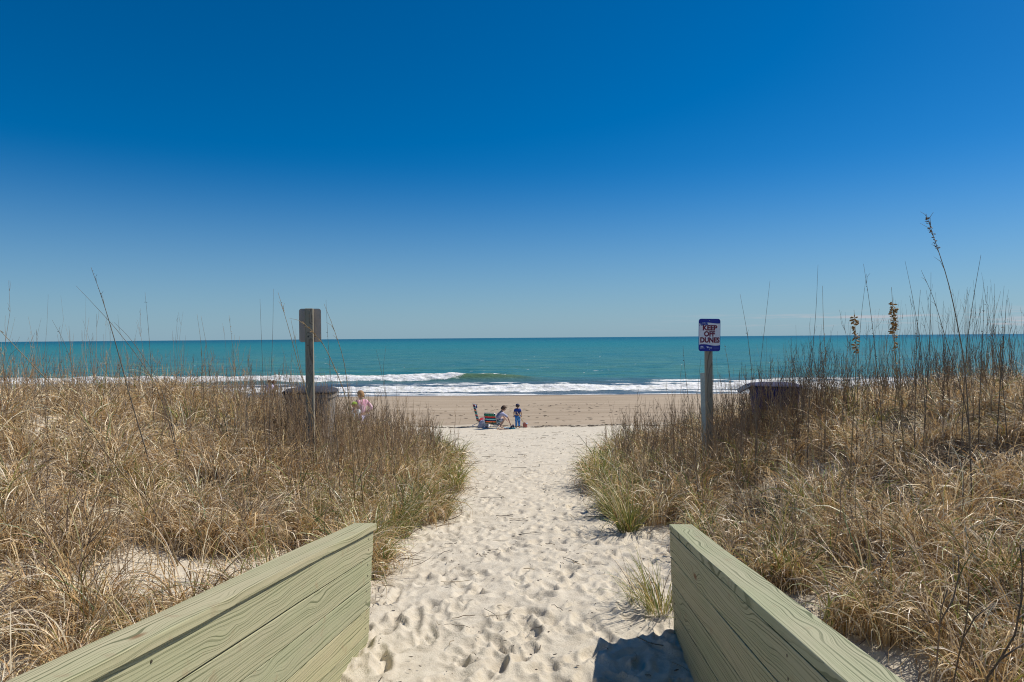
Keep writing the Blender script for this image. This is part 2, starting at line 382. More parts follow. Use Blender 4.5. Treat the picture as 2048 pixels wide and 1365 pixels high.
# ------------------------------------------------------------------ sea
def build_sea():
    ys = list(np.arange(51, 54, 0.3)) + list(np.arange(54, 80, 0.12)) + list(np.arange(80, 112, 0.4))
    y = 112
    while y < 500: ys.append(y); y *= 1.016
    while y < 60000: ys.append(y); y *= 1.09
    ys = np.array(ys); u = np.linspace(-1.25, 1.25, 1400)
    Y = np.repeat(ys[:, None], len(u), 1); X = u[None, :] * Y
    amp = np.clip((Y - 55) / 12, 0.15, 1) * (1 - sstep(400, 900, Y))
    Z = amp * (0.34 * (fbm(X / 7, Y / 2.6, 5, 3) - 0.5) + 0.10 * (fbm(X / 2.2, Y / 1.0, 6, 3) - 0.5) * (1 - sstep(150, 300, Y)))
    for yc, a, w in ((88, .13, 3.0), (104, .14, 4.0), (126, .12, 5)):
        yy = yc + 5 * (noise(X / 25, 0 * X + yc, 8) - .5); Z += a * (0.4 + noise(X / 14, 0 * X, int(yc))) * np.exp(-((Y - yy) / w) ** 2)
    foam = np.zeros_like(X)
    def breaker(yc, a, wf, wb):
        d = Y - yc; return a * np.where(d < 0, np.exp(-(d / wf) ** 2), np.exp(-(d / wb) ** 2)), d
    lump = fbm(X * 0.9, Y * 1.3, 55, 5, 0.62)
    # near line of white water
    yA = 59.6 + 1.6 * (noise(X / 19, 0 * X, 61) - .5) + 0.5 * (noise(X / 3.1, 0 * X, 62) - .5)
    aA = 0.40 * (0.7 + 0.6 * noise(X / 5.0, 0 * X, 63))
    zA, dA = breaker(yA, aA, 0.9, 2.6)
    gap = sstep(0.30, 0.42, noise(X / 3.6 + 3, 0 * X, 64) + 0.25 * (X < 14) + 0.2 * noise(X, 0 * X, 65))
    fA = sstep(-2.3, -0.9, dA) * (1 - sstep(0.0, 0.6, dA)) * (0.62 * gap + 0.38)
    # far breaker: white on the left, still a green wall in the middle
    yB = 73.5 + 2.0 * (noise(X / 23, 0 * X, 71) - .5) + 0.5 * (noise(X / 3.3, 0 * X, 72) - .5)
    xr = X + 3.4
    aB = 0.56 * (0.85 + 0.3 * noise(X / 4.2, 0 * X, 73)) * (1 - sstep(0, 9, xr)) + 0.10
    zB, dB = breaker(yB, aB, 1.2, 3.4)
    onB = (1 - sstep(-4.5, 1.5, xr - 1.6 * dB + 3.5 * (fbm(X / 1.5, Y / 1.5, 74, 3) - .5)))
    fB = sstep(-2.6, -0.8, dB) * (1 - sstep(0.0, 0.6, dB)) * onB
    lip = (1 - sstep(0.05, 0.5, np.abs(dB - 0.1))) * (1 - sstep(3, 5, xr)) * sstep(.42, .6, noise(X / 1.6, 0 * X, 75))
    fB = np.maximum(fB, 0.75 * lip)
    Z += zA + zB
    roll = np.maximum(fA, fB); Z += roll * 0.34 * (lump - 0.42)
    foam = np.maximum(foam, np.maximum(fA, fB) * (0.55 + 0.6 * lump))
    st = fbm(X / 6.0, Y / 0.9, 81, 5, 0.6)
    foam = np.maximum(foam, 0.95 * sstep(.50, .64, st) * sstep(54.5, 56, Y) * (1 - sstep(57.5, 59, Y)))
    foam = np.maximum(foam, 0.62 * sstep(.52, .66, st) * sstep(60, 61, Y) * (1 - sstep(70, 74, Y)))
    right = sstep(8, 16, X - (Y - 62) * 0.25) * sstep(60, 61, Y) * (1 - sstep(70, 77, Y))
    foam = np.maximum(foam, right * (0.25 + 0.75 * sstep(.40, .58, fbm(X / 5, Y / 1.1, 82, 5, .6))))
    # the thin edge of the swash
    dep = Z * 0.3 - (prof(Y) + CAM_Z) + 0.05 * (fbm(X / 4.0, Y / 6, 90, 4) - 0.5)
    foam = np.maximum(foam, 1.0 * np.exp(-((dep - 0.0) / 0.02) ** 2) * (Y < 58))
    # scattered small whitecaps far out
    foam = np.maximum(foam, 0.6 * sstep(.87, .90, fbm(X / 1.1, Y / 1.3, 95, 2, .4)) * sstep(78, 90, Y) * (1 - sstep(160, 330, Y)))
    Z *= sstep(53.5, 58, Y)
    me = np_mesh('sea', np.stack([X, Y, Z], -1), grid_quads(len(ys), len(u)), attrs={'foam': foam}, smooth=True)
    o = link('sea', me, M_SEA); tag(o, 'teal ocean with two lines of white surf near the shore', 'sea', kind='structure')
build_sea()

# ------------------------------------------------------------------ wooden railings
def board(name, parent, L, w, th, frame, mat=M_WOOD, bevel=0.004, sub=24, wob=0.0015, label=None):
    """board along local X from 0 to -L (towards the camera), width along Y, thickness along Z; frame: 4x4 in the railing"""
    bm = bmesh.new()
    bmesh.ops.create_cube(bm, size=1.0, matrix=Matrix.Translation((-L / 2, 0, 0)) @ Matrix.Diagonal((L, w, th, 1)))
    bmesh.ops.bevel(bm, geom=bm.edges[:], offset=bevel, segments=3, profile=0.5, affect='EDGES')
    for k in range(1, sub):
        x = -L * k / sub
        bmesh.ops.bisect_plane(bm, geom=bm.verts[:] + bm.edges[:] + bm.faces[:], plane_co=(x, 0, 0), plane_no=(1, 0, 0))
    ph = random.uniform(0, 9)
    for v in bm.verts:
        v.co.y += wob * math.sin(v.co.x * 2.1 + ph) + wob * 0.5 * math.sin(v.co.x * 7.3 + ph * 2)
        v.co.z += wob * 0.6 * math.sin(v.co.x * 3.7 + ph * 3)
    o = from_bm(name, bm, mat, parent)
    for p in o.data.polygons: p.use_smooth = False
    o.matrix_local = frame
    if label: o['label'] = label
    return o

def railing(label, end, vp, side, overhang):
    """end: top inner far corner of the cap; side: +1 when the boards' outer side is +X"""
    t = thing('wooden_railing', label, 'railing', (0, 0, 0), group='wooden railings of the beach walkway')
    d = Vector(((vp[0] - 1024) / F, 1.0, -(vp[1] - 676) / F))
    yaw = math.atan2(d.y, d.x); pitch = math.atan2(d.z, math.hypot(d.x, d.y))
    base = Matrix.Translation(end) @ Matrix.Rotation(yaw, 4, 'Z') @ Matrix.Rotation(-pitch, 4, 'Y')
    # now local X = along the rail (away), Y = left of it, Z = up. outer side = -side*Y
    o = -side
    L = 7.4; cw, ct, bt, bw = 0.152, 0.040, 0.038, 0.164
    board('cap_board', t, L, cw, ct, base @ Matrix.Translation((0, o * cw / 2, -ct / 2)), wob=0.003)
    z = -ct - 0.002
    for k in range(5):
        w = bw if k < 4 else 0.16
        fr = base @ Matrix.Translation((-0.012 - 0.004 * (k % 2), o * (overhang + bt / 2 + 0.0032 * k), z - w / 2)) @ Matrix.Rotation(R(90), 4, 'X')
        board('side_board', t, L, w - 0.0075, bt, fr, bevel=0.003)
        z -= bw
    for k in range(3):
        bm = bmesh.new(); add_box(bm, (1.25, 0.089, 0.089), Matrix.Translation((-0.62, 0, 0)), 0.004)
        fr = base @ Matrix.Translation((-0.075 - k * 2.3, o * (overhang + bt + 0.062), -ct - 0.003)) @ Matrix.Rotation(pitch, 4, 'Y') @ Matrix.Rotation(R(-90), 4, 'Y')
        po = from_bm('post', bm, M_WOOD, t); po.matrix_local = fr
    # screw heads in pairs where the boards meet the posts
    for k in range(2):
        for j in range(4):
            for dz in (0.045, 0.115):
                m = base @ Matrix.Translation((-0.11 - k * 2.3 + random.uniform(-.008, .008), o * (overhang - 0.0005 + 0.0032 * j), -ct - j * bw - dz)) @ Matrix.Rotation(R(90), 4, 'X')
                bm = bmesh.new(); bmesh.ops.create_cone(bm, cap_ends=True, segments=10, radius1=0.0055, radius2=0.0055, depth=0.003, matrix=m)
                from_bm('screw', bm, plain('screw_metal', (0.10, 0.085, 0.06), 0.5, metal=0.6), t)
    return t
railing('greenish pine railing left of the path with a cap board overhanging a dark shadow line', P(753.5, 1046.5, 4.55), (1152, 845), -1, 0.018)
railing('greenish pine railing right of the path casting a blue shadow on the sand', P(1337.0, 1049.0, 4.55), (1122, 860), 1, 0.003)

# ------------------------------------------------------------------ vegetation
VMAX = 20.5
STRAW = np.array([[.84, .63, .34], [.70, .48, .22], [.90, .77, .52], [.52, .31, .12], [.72, .58, .41], [.20, .125, .06]])
GREEN = np.array([[.22, .26, .05], [.31, .31, .07], [.14, .19, .045], [.42, .37, .12]])
def ribbons(base, phi, th0, curv, L, w, col, K=5, pw=1.2, dphi=None, twist=None, tipdark=0.0):
    N = len(base); t = (np.arange(K) + 0.5) / K
    th = th0[:, None] + curv[:, None] * t[None, :] ** pw
    ph = phi[:, None] + (0 if dphi is None else dphi[:, None] * t[None, :])
    d = np.stack([np.sin(th) * np.cos(ph), np.sin(th) * np.sin(ph), np.cos(th)], -1)
    p = np.concatenate([np.zeros((N, 1, 3)), np.cumsum(d * (L / K)[:, None, None], 1)], 1) + base[:, None, :]
    p[:, :, 2] = np.maximum(p[:, :, 2], base[:, None, 2] - 0.01)
    dd = np.concatenate([d[:, :1], d], 1); phe = np.concatenate([ph[:, :1], ph], 1)
    side = np.stack([-np.sin(phe), np.cos(phe), np.zeros_like(phe)], -1)
    if twist is not None:
        b = np.cross(dd, side); side = side * np.cos(twist)[:, None, None] + b * np.sin(twist)[:, None, None]
    tt = np.linspace(0, 1, K + 1)
    prof_w = (1 - 0.93 * tt ** 2.2) * np.minimum(1, 0.55 + tt * 2)
    hw = 0.5 * w[:, None] * prof_w[None, :]
    V = np.stack([p - side * hw[..., None], p + side * hw[..., None]], 2)          # N,K+1,2,3
    C = np.repeat(col[:, None, :], (K + 1) * 2, 1).reshape(N, K + 1, 2, 3)
    if tipdark: C = C * (1 - tipdark * tt[None, :, None, None])
    i = np.arange(N)[:, None] * ((K + 1) * 2) + np.arange(K)[None, :] * 2
    Q = np.stack([i, i + 1, i + 3, i + 2], -1).reshape(-1, 4)
    return V.reshape(-1, 3), Q, C.reshape(-1, 3)
def merge(parts):
    vs, qs, cs = [], [], []; n = 0
    for V, Q, C in parts: vs.append(V); qs.append(Q + n); cs.append(C); n += len(V)
    return np.concatenate(vs), np.concatenate(qs), np.concatenate(cs)
THICKETS = [hit(*q) for q in ((185, 905), (330, 900), (405, 1010), (455, 1075), (1835, 905), (1720, 1015), (1825, 1060), (1935, 960), (1560, 1060))]
BARE = hit(390, 1170)
def thicket(x, y):
    return sum(np.exp(-(((x - p.x) / .30) ** 2 + ((y - p.y - .25) / .27) ** 2) ** 1.5) for p in THICKETS)
def veg_density(x, y):
    s = edge(x, y) + 0.8 * (fbm(x * 0.8, y * 0.8, 101, 3) - 0.5)
    d = sstep(-0.05, 0.5, s) * (1 - sstep(18.0, VMAX, y + 2 * (noise(x * .5, y * .5, 102) - .5)))
    d = d * (0.22 + 0.85 * sstep(0.36, 0.50, fbm(x * 1.1, y * 1.1, 103, 3)))
    bare = np.exp(-(((x - BARE.x) / 0.95) ** 2 + ((y - BARE.y + 0.10) / 0.72) ** 2) ** 2)          # open sand behind the left railing
    d = d * (1 - 0.97 * bare)
    d = d * np.where((x < 0) & (y < 4.0), 0.8, 1.0) * (1 - 0.88 * np.minimum(1, thicket(x, y)))
    nearrail = (y < 5.0) & (outside(x, y) < 0.42)
    return np.where(nearrail, 0, d)
def scatter(y0, y1, dens, xside):
    n = int((y1 - y0) * 2 * (0.75 * y1 + 3.2) * dens)
    y = rng.uniform(y0, y1, n); x = rng.uniform(-1, 1, n) * (0.75 * y1 + 3.2)
    k = (np.abs(x) < 0.75 * y + 3.0) & (rng.random(n) < veg_density(x, y)) & (np.sign(x) == xside)
    return x[k], y[k]

def dune_grass(xside, label):
    parts = []
    for y0, y1, dens, nb, w, K in ((1.7, 4.2, 15, 130, .0066, 9), (4.2, 7.5, 14, 150, .0080, 8), (7.5, 12, 12.5, 135, .0105, 7), (12, VMAX, 10, 95, .0135, 6)):
        x, y = scatter(y0, y1, dens, xside)
        N = len(x); 
        if N == 0: continue
        size = rng.uniform(0.7, 1.25, N) * (0.75 + 0.5 * fbm(x * .6, y * .6, 110, 2))
        tone = fbm(x * 0.9, y * 0.9, 111, 3); lean = rng.uniform(0, 2 * np.pi, N)
        cnt = (nb * rng.uniform(0.5, 1.3, N)).astype(int)
        id = np.repeat(np.arange(N), cnt); M = len(id)
        a = rng.uniform(0, 2 * np.pi, M); r = 0.10 * np.sqrt(rng.random(M)) * size[id]
        bx = x[id] + r * np.cos(a); by = y[id] + r * np.sin(a); bz = ground(bx, by) - 0.02
        phi = a + rng.normal(0, 0.7, M)
        L = size[id] * rng.uniform(0.28, 0.72, M)
        th0 = np.abs(rng.normal(0.15, 0.16, M)); curv = rng.gamma(3.6, 0.85, M)
        curv = np.where(rng.random(M) < 0.20, curv * 1.9, curv)
        s = outside(bx, by)
        near_rail = (by < 4.9) & (s < 0.85)                       # lean away from the railings
        phi = np.where(near_rail, (0 if xside > 0 else np.pi) + rng.normal(0, 0.5, M), phi)
        gp = 0.025 + 0.48 * np.exp(-s / 0.45) * (rng.random(N)[id] < 0.75) + 0.35 * (rng.random(N)[id] < 0.035)
        isg = rng.random(M) < gp
        ci = rng.choice(6, M, p=[.25, .22, .17, .13, .13, .10]); col = STRAW[ci]
        col = np.where(isg[:, None], GREEN[rng.integers(0, 4, M)], col)
        col = col * (0.74 + 0.42 * tone[id] + rng.normal(0, .12, M))[:, None]
        col = np.clip(col, 0.02, 0.90)
        curv = np.where(isg, curv * 0.55, curv); L = np.where(isg, L * 1.1, L)
        ww = w * rng.uniform(0.6, 1.35, M) * np.where(isg, 1.15, 1)
        parts.append(ribbons(np.stack([bx, by, bz], -1), phi, th0, curv, L, ww, col, K, 1.75, rng.normal(0, 1.1, M), rng.normal(0, 0.8, M)))
        # fallen, matted litter under the tufts
        M2 = int(M * 0.22); j = rng.integers(0, N, M2)
        bx = x[j] + rng.normal(0, .16, M2); by = y[j] + rng.normal(0, .16, M2); bz = ground(bx, by) + rng.uniform(0.0, 0.12, M2)
        keep = ~((by < 4.9) & (outside(bx, by) < 0.4)); bx, by, bz = bx[keep], by[keep], bz[keep]; M2 = len(bx)
        col = np.array([[.34, .25, .15], [.22, .16, .10], [.30, .25, .19]])[rng.integers(0, 3, M2)] * rng.uniform(.6, 1.2, (M2, 1))
        parts.append(ribbons(np.stack([bx, by, bz], -1), rng.uniform(0, 6.28, M2), rng.uniform(1.2, 1.75, M2), rng.normal(0, .5, M2), rng.uniform(.15, .4, M2), w * rng.uniform(.6, 1.2, M2), col, 3, 1.0, rng.normal(0, 1, M2), rng.normal(0, .8, M2)))
    for p in THICKETS:                                        # grey-brown old growth matted in the hollows, coloured dark to deepen the gaps' shade
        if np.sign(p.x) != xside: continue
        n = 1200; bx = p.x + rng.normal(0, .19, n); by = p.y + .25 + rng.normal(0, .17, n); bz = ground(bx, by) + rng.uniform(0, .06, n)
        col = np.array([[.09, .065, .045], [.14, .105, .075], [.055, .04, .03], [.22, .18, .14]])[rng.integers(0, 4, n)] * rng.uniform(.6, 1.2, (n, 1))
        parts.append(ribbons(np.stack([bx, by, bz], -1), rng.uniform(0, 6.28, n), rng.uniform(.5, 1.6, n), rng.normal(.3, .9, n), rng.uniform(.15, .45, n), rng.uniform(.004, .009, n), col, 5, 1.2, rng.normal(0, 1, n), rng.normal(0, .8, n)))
    V, Q, C = merge(parts)
    o = link('dune_grass', np_mesh('dune_grass', V, Q, C, smooth=True), M_BLADE)
    tag(o, label, 'grass', kind='stuff')
dune_grass(-1, 'dry tan curling dune grass covering the dune left of the path')
dune_grass(1, 'dry tan curling dune grass covering the dune right of the path')

def tubes3(parts_list, pts, rad, col):
    """three-sided tubes; pts (N,K,3), rad (N,K)"""
    N, K, _ = pts.shape
    t = np.gradient(pts, axis=1); t /= np.linalg.norm(t, axis=-1, keepdims=True) + 1e-9
    u = np.cross(t, np.array([0.31, 0.87, 0.12])); u /= np.linalg.norm(u, axis=-1, keepdims=True) + 1e-9
    v = np.cross(t, u); ang = np.arange(3) * 2 * np.pi / 3
    V = pts[:, :, None, :] + rad[:, :, None, None] * (u[:, :, None, :] * np.cos(ang)[None, None, :, None] + v[:, :, None, :] * np.sin(ang)[None, None, :, None])
    C = np.repeat(col[:, None, :], K * 3, 1)
    i = (np.arange(N) * K * 3)[:, None, None] + (np.arange(K - 1) * 3)[None, :, None] + np.arange(3)[None, None, :]
    j = (np.arange(N) * K * 3)[:, None, None] + (np.arange(K - 1) * 3)[None, :, None] + ((np.arange(3) + 1) % 3)[None, None, :]
    Q = np.stack([i, j, j + 3, i + 3], -1).reshape(-1, 4)
    parts_list.append((V.reshape(-1, 3), Q, C.reshape(-1, 3)))

TWIG = np.array([[.24, .17, .11], [.34, .25, .16], [.42, .32, .21], [.30, .19, .10], [.52, .36, .17]])
def weeds(x, y, height, nbr, rad, parts, spread=0.4):
    """dead upright weeds: a thin stem with ascending branchlets"""
    N = len(x); K = 6; z = ground(x, y) - 0.03
    tt = np.linspace(0, 1, K)[None, :]
    la = rng.uniform(0, 6.28, N); ln = np.abs(rng.normal(0, .13, N)); wob = rng.normal(0, .02, (N, K, 2)); wob[:, 0] = 0
    px = x[:, None] + height[:, None] * tt * (ln * np.cos(la))[:, None] + wob[:, :, 0]
    py = y[:, None] + height[:, None] * tt * (ln * np.sin(la))[:, None] + wob[:, :, 1]
    pts = np.stack([px, py, z[:, None] + height[:, None] * tt], -1)
    col = TWIG[rng.integers(0, 5, N)] * rng.uniform(.7, 1.25, (N, 1))
    tubes3(parts, pts, rad[:, None] * (1 - 0.72 * tt), col)
    id = np.repeat(np.arange(N), nbr); M = len(id)
    f = rng.uniform(0.22, 0.97, M); fi = f * (K - 1); i0 = np.minimum(fi.astype(int), K - 2); fr = (fi - i0)[:, None]
    b = pts[id, i0] * (1 - fr) + pts[id, i0 + 1] * fr
    a = rng.uniform(0, 6.28, M); Lb = height[id] * rng.uniform(.08, .30, M) * (1.15 - f * .7)
    e = np.abs(rng.normal(spread, .16, M)); k = np.linspace(0, 1, 4)[None, :]
    out = np.stack([np.cos(a), np.sin(a)], -1)
    hor = Lb[:, None] * np.sin(e)[:, None] * k ** 0.8; ver = Lb[:, None] * np.cos(e)[:, None] * k ** 1.15
    p2 = np.stack([b[:, 0:1] + out[:, 0:1] * hor, b[:, 1:2] + out[:, 1:2] * hor, b[:, 2:3] + ver], -1)
    p2[:, 1:, :2] += rng.normal(0, .006, (M, 3, 2))
    tubes3(parts, p2, (rad[id] * 0.6)[:, None] * (1 - 0.6 * k), col[id] * rng.uniform(.8, 1.2, (M, 1)))
def dead_weeds():
    parts = []
    for y0, y1, dens, rad in ((4.6, 7.5, 8, .0030), (7.5, 12, 18, .0046), (12, VMAX, 20, .0072)):
        for sd in (-1, 1):
            n = int((y1 - y0) * (0.75 * y1 + 3) * dens)
            y = rng.uniform(y0, y1, n); x = sd * rng.uniform(0.6, 0.75 * y1 + 3, n)
            s = outside(x, y)
            d = sstep(.15, .7, s + .5 * (noise(x, y, 140) - .5)) * (.35 + .8 * sstep(.4, .6, fbm(x * .5, y * .5, 141, 2))) * (1 - sstep(VMAX - 1.5, VMAX + 1, y))
            k = rng.random(n) < d; x, y = x[k], y[k]; N = len(x)
            h = rng.uniform(.5, 1.05, N) * (.8 + .4 * noise(x * .6, y * .6, 142))
            weeds(x, y, h, rng.integers(4, 11, N), rad * rng.uniform(.7, 1.4, N), parts)
    # taller slender stalks, thickest on the right dune and round both posts
    for cx, cy, sx, sy, n in ((6.4, 8.6, 1.9, 1.6, 240), (4.5, 8.8, 1.0, 1.0, 110), (-3.0, 8.8, 1.1, 1.2, 80), (-5.2, 8.8, 1.6, 1.6, 80)):
        x = rng.normal(cx, sx, n); y = rng.normal(cy, sy, n); k = (y > 6) & (outside(x, y) > .5); x, y = x[k], y[k]; N = len(x)
        weeds(x, y, rng.uniform(.85, 1.75, N), rng.integers(0, 6, N), rng.uniform(.0026, .0044, N), parts, .25)
    # single tan culms standing up out of the grass all over both dunes
    for sd in (-1, 1):
        n = 620; y = rng.uniform(4.6, 13, n); x = sd * rng.uniform(1.4, 10, n)
        k = (np.abs(x) < .75 * y + 2) & (outside(x, y) > .5) & ((y > 5.2) | (np.abs(x) > 1.7)); x, y = x[k], y[k]; N = len(x)
        weeds(x, y, rng.uniform(.65, 1.15, N), rng.integers(0, 3, N), rng.uniform(.0030, .0050, N), parts, .2)
    # thick stands in front of the bins and at the foot of the signposts
    for cx, cy, sx, sy, n in ((-2.95, 10.0, .55, .25, 240), (3.85, 10.0, .60, .25, 260), (2.6, 8.9, .5, .3, 100), (-2.55, 8.7, .5, .3, 90), (2.35, 11.0, .55, 1.0, 110), (-2.3, 12.0, .7, 1.4, 170), (-3.6, 13.0, .9, 1.0, 120)):
        x = rng.normal(cx, sx, n); y = rng.normal(cy, sy, n); k = edge(x, y) > .35 + .5 * (rng.random(n) < .5); x, y = x[k], y[k]; N = len(x)
        weeds(x, y, rng.uniform(.65, 1.42, N), rng.integers(5, 11, N), rng.uniform(.003, .0055, N), parts, .35)
    V, Q, C = merge(parts)
    o = link('dead_stems', np_mesh('dead_stems', V, Q, C, smooth=True), M_BLADE)
    tag(o, 'thin brown dead weed stems standing up all through the dune grass', 'weeds', kind='stuff')
dead_weeds()

# single weeds that stand out in the foreground
def one_weed(px, py, Y, h, nb, rad, label, lean=None):
    p = hit(px, py); x, y = p.x, p.y
    parts = []
    weeds(np.array([x]), np.array([y]), np.array([h * 1.15]), np.array([nb + 4]), np.array([rad * 1.5]), parts, 0.55)
    V, Q, C = merge(parts); z0 = G(x, y)
    V = V - np.array([x, y, z0])
    o = link('dead_weed', np_mesh('dead_weed', V, Q, C, smooth=True), M_BLADE); o.location = (x, y, z0)
    tag(o, label, 'weed', 'bare weeds in front of the dunes')
for a in [
    (60, 1280, 3.3, .95, 14, .0042, 'tall bare brown weed at the bottom left corner above the railing'),
    (150, 1255, 3.45, .85, 12, .004, 'bare brown weed second from the bottom left corner'),
    (215, 1230, 3.65, .80, 12, .004, 'bare forked weed in front of the open sand, left end'),
    (300, 1215, 3.75, .72, 9, .0032, 'thin bare weed standing on the open sand patch nearest the left weeds'),
    (345, 1200, 3.9, .62, 8, .003, 'short bare weed in the middle of the open sand patch behind the railing'),
    (390, 1190, 4.05, .58, 8, .003, 'bare weed touching the left railing cap in front of the sand patch'),
    (440, 1165, 4.25, .55, 7, .003, 'small bare weed at the right end of the open sand patch'),
    (480, 1150, 4.4, .50, 7, .0028, 'low bare weed beside dark thicket behind the left railing'),
    (100, 1180, 4.0, .9, 12, .004, 'grey branched weed standing in tan grass near the left photo edge')]:
    one_weed(*a)

def branchy(name, label, lines, Y, mat_col, rad, cat='weed', group=None):
    """a dark woody weed drawn by its own limbs"""
    root = None; bm = bmesh.new()
    p0 = P(*lines[0][0], Y); g = G(p0.x, p0.y)
    o = Vector((p0.x, p0.y, g))
    first = True
    for li, (ln, dy) in enumerate([(l, 0.10 * ((i * 37) % 5 - 2) / 2) for i, l in enumerate(lines)]):
        pts = [P(q[0], q[1], Y + dy * k / max(1, len(ln) - 1)) - o for k, q in enumerate(ln)]
        if first: pts = [Vector((pts[0].x - 0.02, pts[0].y, -0.03))] + pts; first = False
        n = len(pts); add_tube(bm, pts, [rad * (1 - 0.16 * li) * (1 - 0.6 * k / n) for k in range(n)], 6)
    ob = from_bm(name, bm, mat_col, None, True); ob.location = o
    tag(ob, label, cat, group)
M_DARKTWIG = plain('dark_twig', (0.10, 0.075, 0.055), 0.8, 0.4, 60)
branchy('woody_weed', 'dark woody forked weed leaning in at the bottom right corner',
        [[(1975, 1355), (2000, 1320), (2030, 1270), (2043, 1200), (2045, 1140), (2040, 1090)], [(1998, 1322), (2025, 1302), (2060, 1280)], [(2036, 1238), (2055, 1222)]], 2.9, M_DARKTWIG, .0052)
branchy('woody_weed', 'dark woody stem with pale buds left of the bottom right corner fork',
        [[(1908, 1360), (1918, 1310), (1932, 1250), (1937, 1200), (1938, 1160)], [(1925, 1280), (1950, 1235), (1990, 1205)]], 3.1, M_DARKTWIG, .0042)
M_GREYTWIG = plain('grey_twig', (0.17, 0.13, 0.10), 0.85, 0.35, 60)
branchy('woody_weed', 'grey dried forked stalk standing behind the right railing',
        [[(1872, 1340), (1878, 1270), (1882, 1220), (1895, 1180)], [(1880, 1245), (1906, 1200), (1918, 1150), (1917, 1110)]], 3.3, M_GREYTWIG, .005)

# green and tan tufts that stand out at the path's edge
def tuft(px, py, Y, n, L, w, green, label, lean=(0, 0)):
    p = hit(px, py); x, y = p.x, p.y; z0 = G(x, y)
    a = rng.uniform(0, 6.28, n); r = .10 * np.sqrt(rng.random(n))
    b = np.stack([r * np.cos(a), r * np.sin(a), np.zeros(n) - .02], -1)
    Ls = L * rng.uniform(.5, 1.15, n)
    col = np.where((rng.random(n) < green)[:, None], GREEN[rng.integers(0, 4, n)], STRAW[rng.integers(0, 6, n)]) * rng.uniform(.7, 1.2, (n, 1))
    phi = np.arctan2(np.sin(a) + lean[1], np.cos(a) + lean[0]) + rng.normal(0, .4, n)
    V, Q, C = ribbons(b, phi, np.abs(rng.normal(.32, .22, n)), rng.gamma(2.5, .36, n), Ls, w * rng.uniform(.7, 1.3, n), col, 8, 1.3, rng.normal(0, .4, n), rng.normal(0, .7, n))
    o = link('grass_tuft', np_mesh('grass_tuft', V, Q, C, smooth=True), M_BLADE); o.location = (x, y, z0)
    tag(o, label, 'grass tuft', 'green grass tufts along the path')
for a in [
    (1318, 1225, 4.75, 120, .46, .0060, .75, 'small green grass tuft against the end of the right railing', (-.5, .2)),
    (1285, 1210, 4.9, 55, .40, .005, .7, 'low spreading green tuft on the sand just left of the right railing', (-1.2, -.2)),
    (1255, 1065, 8.0, 240, .68, .007, .7, 'big upright green tuft on the right edge of the path', (-.5, 0)),
    (1225, 1035, 8.9, 180, .66, .007, .75, 'green tuft fanning out over the right side of the path', (-.9, 0)),
    (1290, 1000, 9.5, 130, .75, .007, .6, 'tall green tuft behind the others right of the path', (-.2, 0)),
    (800, 1075, 7.2, 220, .60, .006, .6, 'green and tan tuft beside the end of the left railing', (.5, -.2)),
    (880, 1040, 8.2, 200, .62, .006, .6, 'green tuft fanning out over the left side of the path', (.9, 0)),
    (860, 985, 9.9, 110, .70, .007, .5, 'tall green tuft left of the path below the leaning stems', (.3, 0)),
    (690, 1060, 6.0, 90, .5, .0055, .7, 'bright green tuft just behind the left railing cap', (0, 0))]:
    tuft(*a)

# ------------------------------------------------------------------ sea oats
M_CULM = plain('sea_oat_culm', (0.27, 0.19, 0.09), 0.7, 0.35, 40)
M_CULMD = plain('sea_oat_culm_dark', (0.16, 0.125, 0.085), 0.8, 0.35, 40)
M_SEED = plain('sea_oat_seed', (0.33, 0.18, 0.05), 0.7, 0.35, 60)
M_SEEDD = plain('sea_oat_seed_dark', (0.13, 0.09, 0.055), 0.7, 0.4, 60)
def smooth_pts(pts, n):
    pts = np.array([list(p) for p in pts]); k = len(pts)
    if k == 2: 
        t = np.linspace(0, 1, n)[:, None]; return pts[0] * (1 - t) + pts[1] * t
    ext = np.vstack([2 * pts[0] - pts[1], pts, 2 * pts[-1] - pts[-2]]); out = []
    for q in np.linspace(0, k - 1 - 1e-6, n):
        i = int(q); t = q - i; p0, p1, p2, p3 = ext[i:i + 4]
        out.append(.5 * (2 * p1 + (p2 - p0) * t + (2 * p0 - 5 * p1 + 4 * p2 - p3) * t * t + (3 * p1 - p0 - 3 * p2 + p3) * t ** 3))
    return np.array(out)
OATS = 'tall sea oat stalks rising above the dune grass'
